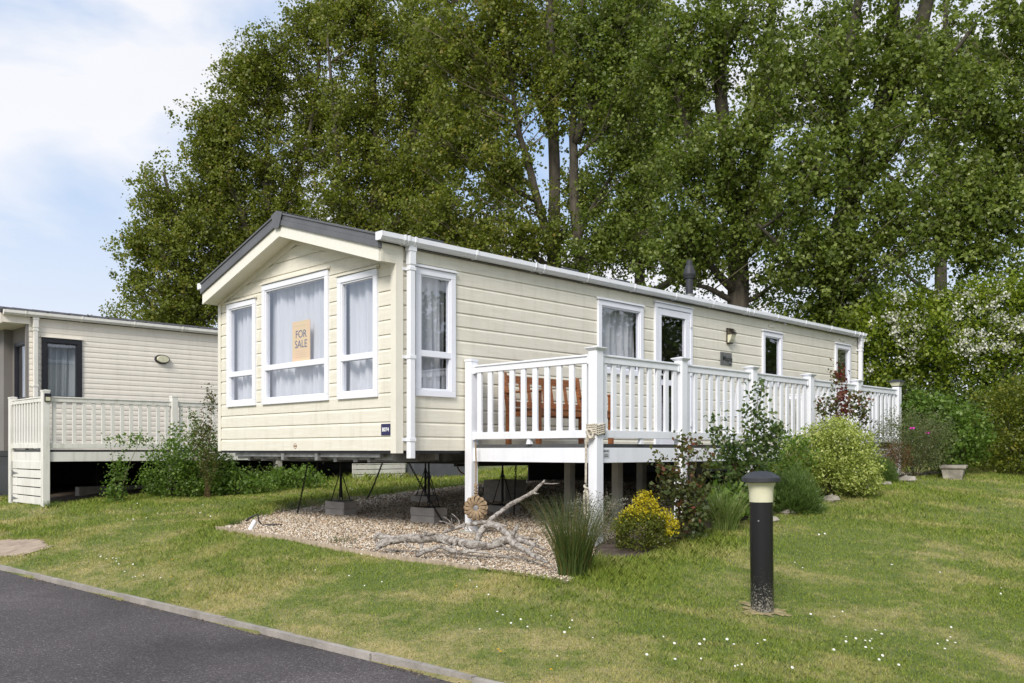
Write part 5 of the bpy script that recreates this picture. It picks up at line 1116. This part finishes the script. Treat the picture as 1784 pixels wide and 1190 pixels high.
shrub('rose_bush', 'tall rose bush with deep red shoots rising above the variegated shrub', 'rose', x, y, [(0, -.1, 1.10, .12, .1, .28), (-.03, -.1, 1.42, .08, .08, .12), (.2, -.1, 1.12, .13, .1, .12), (-.2, -.1, 1.0, .12, .1, .16), (.25, -.1, .95, .08, .08, .2)], 900, .048, L_red, stems=9, stemm=M_redstem, clump=4, cs=.045, surf=.9, tfun=lambda C: np.clip(.35+.5*(np.abs(C[:, 0]) < .08)+.2*rng.normal(size=len(C)), 0, 1))
x, y = ray(1535, 12.2); spiky('lavender_bush', 'small lavender bush between the variegated shrub and the grey green shrub', 'lavender', x, y, 600, .36, .24, L_lav)
x, y = ray(1592, 12.9)
shrub('rock_rose', 'sprawling grey green shrub with a single magenta flower', 'shrub', x, y, [(-.05, 0, .55, .5, .45, .36), (-.35, 0, .62, .2, .2, .34), (.25, 0, .6, .35, .35, .3), (0, 0, .25, .45, .4, .22)], 9000, .030, L_grey, stems=22, clump=8, cs=.04, surf=.7, asp=.4, flowers=(L_pink, 2, .035, 5, .015))
x, y = ray(1560, 12.6); shrub('bronze_shrub', 'low russet brown shrub at the foot of the grey green shrub', 'shrub', x, y, [(0, 0, .3, .24, .2, .24)], 1300, .025, L_brown, stems=16, clump=6, cs=.03, surf=.9, asp=.5)
x, y = ray(1645, 13.6)
shrub('mock_orange', 'fresh green leafy shrub beside the last railing post', 'shrub', x, y, [(-.1, 0, .75, .45, .4, .42), (.3, 0, .65, .38, .4, .4), (-.38, .1, 1.05, .12, .1, .24), (-.2, 0, 1.05, .2, .2, .15), (.1, 0, .35, .5, .4, .3)], 5200, .060, L_fresh, stems=14, clump=6, cs=.05, surf=.7)
x, y = ray(1765, 14.2)
shrub('evergreen_shrub', 'big olive green evergreen shrub at the right edge behind the lawn', 'shrub', x, y, [(0, 0, .75, .62, .6, .72), (.2, 0, 1.15, .5, .5, .35), (.6, 0, .8, .6, .6, .8), (-.15, 0, .3, .48, .5, .34), (.9, 0, 1.2, .5, .5, .4)], 17000, .045, L_olive, stems=8, clump=8, cs=.05, surf=.5, flowers=(L_orange, 3, .03, 10, .03))
# stones along the bed and a stone bench
for i, (px, py, s) in enumerate([(1415, 883, .09), (1448, 872, .10), (1478, 862, .09), (1510, 853, .08), (1545, 845, .07), (1372, 895, .08), (1580, 838, .12), (1340, 908, .08)]):
    x, y = spot(px, py); mb = MB(); r_ = random.Random(i+40); P = []
    for a in range(8):
        for b in range(5):
            t, f = a*math.pi/4, -math.pi/2+(b+.0)*math.pi/4; q = 1+r_.uniform(-.18, .18); P.append((s*1.5*math.cos(f)*math.cos(t)*q, s*math.cos(f)*math.sin(t)*q, s*.55*math.sin(f)*q+.01))
    mb.add(P, [(a*5+b, ((a+1) % 8)*5+b, ((a+1) % 8)*5+b+1, a*5+b+1) for a in range(8) for b in range(4)]); o = obj('edging_stone', mb, M_stone, smooth=False); o.location = (x, y, tz(x, y)); o.rotation_euler = (0, 0, R(45)+r_.uniform(-.2, .2)); tag(o, ['edging stone below the left half of the variegated shrub', 'edging stone below the middle of the variegated shrub', 'edging stone below the right half of the variegated shrub', 'edging stone between the variegated shrub and small lavender', 'edging stone below the small lavender bush', 'edging stone at the foot of the large lavender bush', 'largest edging stone below the grey green shrub', 'edging stone nearest the bollard top'][i], 'stone', 'stones edging the flower bed')
x, y = spot(1660, 834); z = tz(x, y); sb = empty('stone_bench', (x, y, z), R(62)); tag(sb, 'small old stone bench in front of the dark hedge', 'stone bench')
mb = MB(); mb.prism([(-.115, -.03), (.115, -.03), (.145, .14), (-.145, .14)], 0, -.14, .14)
for v_ in range(len(mb.v)): q = mb.v[v_]; s = 1+.5*max(0, q[2]); mb.v[v_] = (q[0]*s, q[1], q[2])
obj('leg', mb, M_stone, sb, bevel=.01); o = bpy.data.objects.get('leg')
mb = MB(); mb.prism([(-.115, -.03), (.115, -.03), (.145, .14), (-.145, .14)], 0, .62, .88); obj('leg', mb, M_stone, sb, bevel=.01)
mb = MB(); mb.box((-.17, -.17, .141), (.92, .17, .185)); obj('seat', mb, M_stone, sb, bevel=.01)

# left: shrub and brambles in front of the neighbour's deck
x, y = spot(300, 866)
shrub('hawthorn_bush', 'loose green bush growing up against the neighbouring deck', 'shrub', x, y, [(-.05, 0, .5, .38, .35, .5), (.15, 0, .8, .4, .3, .42), (.35, 0, .35, .45, .35, .35), (-.35, 0, .35, .22, .2, .38), (.6, .1, .75, .3, .25, .4), (.1, 0, .15, .6, .4, .22), (.8, .1, .4, .3, .3, .35), (-.5, 0, 1.0, .25, .06, .06), (.4, 0, 1.2, .12, .1, .2)], 7600, .048, L_fresh, stems=22, clump=7, cs=.055, surf=.8)
x, y = ray(205, 14.6); shrub('young_bush', 'thin leafy sapling rising between the gate post and the loose green bush', 'shrub', x, y, [(0, 0, .45, .14, .14, .4), (-.05, 0, .15, .16, .16, .15), (.15, -.1, 1.0, .35, .06, .05)], 900, .046, L_fresh, stems=8, clump=6, cs=.05, surf=.9)
x, y = ray(362, 15.0); shrub('rose_bush', 'bronze leaved rose beside the left end of the caravan front', 'rose', x, y, [(0, 0, 1.1, .18, .12, .4), (.05, 0, 1.62, .08, .07, .25), (-.15, 0, 1.0, .16, .1, .25), (-.25, 0, 1.42, .05, .04, .08), (0, 0, .6, .2, .15, .3)], 1100, .045, L_red, srad=.004, stems=9, stemm=M_redstem, clump=5, cs=.05, surf=.9, tfun=lambda C: np.clip(.3+.15*rng.normal(size=len(C)), 0, .55))
for i, (px, Y, w, h, n, lb_) in enumerate([(420, 15.6, .7, .30, 2600, 'low bramble thicket under the left end of the caravan'), (520, 16.2, .55, .32, 1900, 'tangled bramble with bare stems seen under the caravan front'), (470, 17.5, .9, .35, 1500, 'dark bramble mass behind the thicket under the caravan')]):
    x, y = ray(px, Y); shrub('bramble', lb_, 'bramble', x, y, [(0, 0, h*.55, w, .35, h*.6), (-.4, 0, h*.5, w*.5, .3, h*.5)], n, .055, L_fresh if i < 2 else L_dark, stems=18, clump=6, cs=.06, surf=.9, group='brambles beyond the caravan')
for i, (px, py, n, h, lb_) in enumerate([(405, 915, 160, .13, 'ragged grass tuft at the left corner of the gravel'), (596, 946, 110, .11, 'small wispy grass tuft growing through the gravel'), (92, 884, 200, .15, 'long grass tuft at the foot of the neighbouring gate post'), (640, 826, 300, .3, 'tall grass clump far under the caravan'), (1170, 935, 200, .14, 'grass tuft between the golden shrub and the rose')]):
    x, y = spot(px, py); tuft('grass_tuft', lb_, 'grass tuft', x, y, n, h, .12 if i != 3 else .5, L_rush if i == 1 else L_lav, w=.003, base=.12 if i != 3 else .6)

# ------------------------------------------------------------------ hedges
def hedge(label, px, Y, lobes, n, m, size, fl=0, name='hawthorn_hedge', cat='hedge', group='hedges behind the caravan end', stems=10):
    x, y = ray(px, Y); k = Y/F_PX; lb = [((lx-px)*k, dy, (HZ-ly)*k-tz(x, y), rx*k, max(rx*k*.6, .5), ry*k) for lx, ly, rx, ry, dy in lobes]
    shrub(name, label, cat, x, y, lb, n, size, m, stems=stems, clump=12, cs=.10, surf=.42, group=group, srad=.03, stemm=M_bark, flowers=(L_flower, int(fl*1.15), .05, 40, .062) if fl else None)
hedge('left end of the blossom flecked hedge behind the caravan end', 1440, 20.5, [(1420, 590, 60, 45, 0), (1480, 580, 60, 50, -.3), (1375, 565, 60, 24, .2), (1440, 540, 30, 24, 0), (1490, 532, 24, 22, 0), (1440, 660, 60, 80, 0), (1510, 690, 50, 90, 0)], 13000, L_hedge, .085, 12)
hedge('tall hawthorn hedge with scattered white blossom behind the last deck post', 1570, 19.6, [(1560, 600, 70, 70, 0), (1620, 585, 70, 60, 0), (1530, 570, 60, 40, 0), (1580, 690, 70, 70, .1), (1605, 530, 30, 26, 0), (1540, 535, 22, 24, 0), (1655, 525, 24, 22, 0)], 17000, L_hedge, .08, 38)
hedge('hawthorn hedge heavy with white blossom at the right edge', 1710, 18.8, [(1690, 590, 85, 72, 0), (1760, 575, 80, 66, 0), (1700, 512, 30, 26, 0), (1770, 500, 34, 24, 0), (1735, 520, 22, 20, 0), (1830, 560, 80, 80, 0), (1700, 680, 80, 60, .2), (1790, 670, 80, 60, .2)], 23000, L_hedge, .078, 64)
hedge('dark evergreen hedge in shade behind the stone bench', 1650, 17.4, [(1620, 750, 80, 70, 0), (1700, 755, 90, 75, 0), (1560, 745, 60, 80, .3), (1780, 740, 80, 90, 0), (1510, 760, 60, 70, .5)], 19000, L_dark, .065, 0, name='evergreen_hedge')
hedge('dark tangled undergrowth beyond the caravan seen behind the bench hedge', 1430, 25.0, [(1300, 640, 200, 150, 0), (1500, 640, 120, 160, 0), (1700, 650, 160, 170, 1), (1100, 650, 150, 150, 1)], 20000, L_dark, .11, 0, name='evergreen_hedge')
hedge('grey green willow bush behind the neighbouring caravan roof', 225, 32, [(215, 565, 50, 45, 0), (270, 590, 80, 60, 0), (200, 640, 60, 80, 0), (330, 620, 80, 70, 0)], 9000, L_olive, .09, 0, name='willow_bush', cat='bush', group=None, stems=20)

# ------------------------------------------------------------------ poplars
def T(px, py, Y): return tuple(pt(px, py, Y))
b = base_at(330, 27)
tree('leftmost poplar with a low ragged crown over the neighbouring roof', [([b, T(325, 560, 27), T(320, 420, 27), T(285, 300, 27)], .22, .04), ([T(325, 560, 27), T(400, 470, 27.5), T(430, 380, 28)], .13, .03)],
     lob(27, (270, 340, 30, 55, 0, 1.2), (248, 430, 40, 60, 0, 1), (320, 430, 60, 90, 0, 1), (235, 500, 30, 30, 0, 1.1), (300, 520, 75, 50, 0, 1.2), (380, 500, 70, 70, .5, 1.2), (300, 560, 60, 25, 0, 1)), L_poplar, seed=1)
b = base_at(470, 28)
tree('second poplar from the left with a smooth sloping outline', [([b, T(470, 500, 28), T(465, 330, 28), T(470, 100, 28)], .26, .04), ([T(470, 500, 28), T(420, 380, 27.5), T(375, 220, 27.5)], .15, .03), ([T(468, 400, 28), T(540, 250, 28), T(560, 60, 28)], .15, .03)],
     lob(28, (345, 360, 45, 70, 0, 1.1), (375, 230, 40, 50, 0, 1), (360, 290, 40, 80, 0, 1.1), (400, 200, 50, 80, 0, 1.1), (430, 130, 40, 70, 0, 1.1), (480, 110, 55, 90, 0, 1), (540, 40, 50, 60, 0, 1.2), (450, 300, 90, 110, 0, 1.1), (410, 430, 90, 80, 0, 1.2), (530, 400, 80, 90, 0, 1.1), (560, 200, 80, 100, .5, 1)), L_poplar, seed=2)
b = base_at(650, 26.5)
tree('third poplar from the left rising straight behind the caravan ridge', [([b, T(650, 450, 26.5), T(655, 250, 26.5), T(640, -60, 26.5)], .27, .05), ([T(650, 450, 26.5), T(590, 300, 26), T(570, 60, 26)], .15, .03), ([T(652, 380, 26.5), T(720, 240, 26.5), T(760, 60, 26.5)], .14, .03)],
     lob(26.5, (590, 20, 45, 55, 0, 1.2), (640, 40, 60, 80, 0, 1.1), (640, 190, 90, 100, 0, 1.1), (720, 130, 70, 90, 0, 1), (620, 330, 95, 90, 0, 1.1), (720, 320, 80, 90, -.5, 1), (680, 430, 110, 50, 0, 1), (650, -80, 80, 60, 0, .6)), L_poplar, seed=3)
b = base_at(960, 24)
tree('slender trunked poplar standing behind the middle of the caravan roof', [([b, T(968, 480, 24), T(964, 230, 24), T(958, 60, 24), T(950, -250, 24)], .24, .07), ([T(968, 470, 24), T(930, 320, 23.7), T(900, 220, 23.5), T(880, 20, 23.5)], .15, .04), ([T(966, 230, 24), T(900, 100, 24), T(850, -100, 24)], .10, .03)],
     lob(24, (800, 70, 90, 110, 0, 1), (790, 240, 80, 90, 0, 1), (880, 60, 80, 100, -.5, .9), (860, 270, 60, 80, -.5, .75), (780, 380, 80, 60, -.5, 1.0), (900, 410, 80, 45, -.5, .8), (900, -100, 140, 80, 0, .5), (960, 150, 60, 80, -.7, .8), (980, 400, 60, 50, -.5, .5)), L_poplar, seed=4)
b = base_at(1010, 23.5)
tree('twin stemmed poplar just right of the slender trunk', [([b, T(1010, 460, 23.5), T(998, 300, 23.5), T(1000, 180, 23.5), T(1030, -200, 23.5)], .2, .06), ([T(1000, 250, 23.5), T(1060, 120, 23), T(1085, -60, 23)], .14, .05), ([T(1005, 420, 23.5), T(1050, 330, 23.2), T(1100, 250, 23)], .08, .03)],
     lob(23.5, (1030, 70, 80, 100, -.4, .9), (1100, 20, 70, 100, -.4, 1), (1090, 190, 80, 90, -.6, .9), (1060, 300, 60, 50, -.5, .6), (1060, 410, 70, 55, -.5, .9), (1130, 330, 60, 80, -.5, .9), (1060, -110, 120, 70, 0, .5), (1010, 470, 60, 25, 0, .8)), L_poplar2, seed=5)
b = base_at(1287, 21.5)
tree('thick straight poplar trunk behind the flue with a full crown', [([b, T(1287, 500, 21.5), T(1285, 380, 21.5), T(1262, 250, 21.5), T(1250, 60, 21.5), T(1240, -300, 21.5)], .32, .09), ([T(1286, 400, 21.5), T(1340, 230, 21.3), T(1345, 60, 21), T(1350, -150, 21)], .17, .06), ([T(1280, 350, 21.5), T(1200, 240, 21.3), T(1160, 60, 21)], .13, .04), ([T(1287, 530, 21.5), T(1230, 500, 21.2), T(1190, 495, 21)], .09, .03)],
     lob(21.5, (1180, 110, 80, 110, 0, 1), (1210, 290, 80, 90, -.8, 1), (1280, 60, 80, 100, -.6, .9), (1300, 250, 70, 80, -1, .85), (1200, 400, 80, 60, -.8, 1), (1240, -110, 150, 80, 0, .5), (1160, 460, 60, 35, -.5, .7), (1330, 400, 50, 60, -.8, .7), (1370, 470, 60, 40, -.3, .6)), L_poplar2, seed=6, size=.078)
b = base_at(1455, 20.5)
tree('massive forked poplar with ivy darkened trunk behind the hedge', [([b, T(1455, 520, 20.5), T(1465, 400, 20.5), T(1500, 280, 20.5), T(1555, 170, 20.5), T(1600, 60, 20.5), T(1660, -160, 20.5)], .40, .12), ([T(1475, 380, 20.5), T(1465, 220, 20.3), T(1475, 120, 20), T(1520, -120, 20)], .2, .08), ([T(1500, 290, 20.5), T(1545, 150, 20.2), T(1560, 30, 20), T(1545, -150, 20)], .2, .08),
      ([T(1455, 500, 20.5), T(1400, 490, 20.2), T(1360, 430, 20), T(1320, 390, 20)], .11, .03), ([T(1530, 240, 20.5), T(1620, 200, 20.2), T(1700, 190, 20)], .10, .03), ([T(1480, 350, 20.5), T(1560, 260, 20.3), T(1640, 120, 20.1), T(1700, 40, 20)], .13, .04)],
     lob(20.5, (1400, 130, 80, 110, -.6, .9), (1430, 300, 90, 80, -1.2, 1), (1510, 60, 90, 100, -.6, .8), (1540, 230, 80, 80, -1, .8), (1480, 430, 80, 60, -1, 1.1), (1600, 130, 90, 90, -.6, .8), (1560, 370, 90, 70, -1, 1), (1400, 440, 60, 55, -.8, .7), (1490, -110, 150, 80, 0, .5), (1450, 500, 60, 35, -.6, 1.1)), L_poplar2, bark=M_ivybark, seed=7, size=.079, dens=.84)
b = base_at(1900, 20)
tree('rightmost poplar leaning in from beyond the right edge', [([b, T(1890, 500, 20), T(1850, 300, 20), T(1800, 100, 20), T(1780, -150, 20)], .33, .10), ([T(1870, 400, 20), T(1780, 300, 19.8), T(1700, 190, 19.6)], .13, .04), ([T(1880, 450, 20), T(1780, 420, 19.8), T(1690, 370, 19.6)], .10, .03)],
     lob(20, (1760, 40, 90, 100, -.4, .9), (1690, 200, 80, 90, -.6, .9), (1760, 200, 80, 100, -.4, .9), (1680, 330, 90, 70, -.8, 1), (1760, 360, 80, 80, -.6, 1), (1720, 440, 80, 35, -.6, .9), (1640, 420, 60, 30, -.8, .8), (1850, 250, 90, 120, 0, .6), (1760, -90, 120, 70, 0, .5)), L_poplar2, seed=8, size=.079, dens=.84)
b = base_at(760, 32)
tree('farther poplar filling the gap left of the slender trunk', [([b, T(760, 450, 32), T(770, 250, 32), T(780, -50, 32)], .25, .06)],
     lob(32, (730, 60, 60, 100, 0, .9), (760, 220, 60, 90, 0, .9), (740, 380, 70, 80, 0, .9), (830, 420, 60, 50, 0, .9), (840, 150, 60, 100, 0, .8), (880, 320, 50, 70, 0, .7), (800, -60, 90, 60, 0, .5)), L_poplar, seed=9, size=.095)
b = base_at(1110, 31)
tree('farther poplar filling the gap between the twin stemmed and thick straight trunks', [([b, T(1115, 450, 31), T(1120, 250, 31), T(1130, -50, 31)], .25, .06)],
     lob(31, (960, 60, 60, 90, 0, .7), (1010, 330, 50, 60, 0, .6), (1120, 80, 70, 110, 0, .8), (1120, 260, 60, 80, 0, .8), (1110, 400, 70, 60, 0, .9), (1190, 200, 60, 90, 0, .7), (1230, 440, 60, 50, 0, .8), (1040, 180, 50, 80, 0, .7), (1330, 340, 60, 70, 0, .7), (1350, 150, 60, 100, 0, .7), (1000, -60, 90, 50, 0, .5)), L_poplar, seed=10, size=.095)
b = base_at(1640, 28)
tree('farther poplar filling the gap right of the massive forked trunk', [([b, T(1640, 450, 28), T(1645, 250, 28), T(1650, -50, 28)], .25, .06)],
     lob(28, (1450, 60, 60, 100, 0, .6), (1460, 220, 60, 70, 0, .6), (1640, 60, 70, 100, 0, .7), (1620, 270, 60, 80, 0, .7), (1700, 120, 60, 90, 0, .7), (1570, 470, 60, 40, 0, .5), (1740, 290, 60, 80, 0, .7), (1400, 380, 50, 60, 0, .7), (1640, 400, 60, 40, 0, .5)), L_poplar2, seed=11, size=.095, dens=.65)
for i, (x, y, lb_) in enumerate([(21, 21, 'hedge continuing beyond the right edge, far end'), (20, 14, 'hedge continuing beyond the right edge, middle part'), (19, 7, 'hedge continuing beyond the right edge, near end')]):
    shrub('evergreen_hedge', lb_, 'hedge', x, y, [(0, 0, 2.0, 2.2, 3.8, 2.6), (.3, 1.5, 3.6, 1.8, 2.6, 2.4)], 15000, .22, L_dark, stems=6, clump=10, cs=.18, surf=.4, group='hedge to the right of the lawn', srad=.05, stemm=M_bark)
print('TREE LEAVES', TREE_LEAVES)
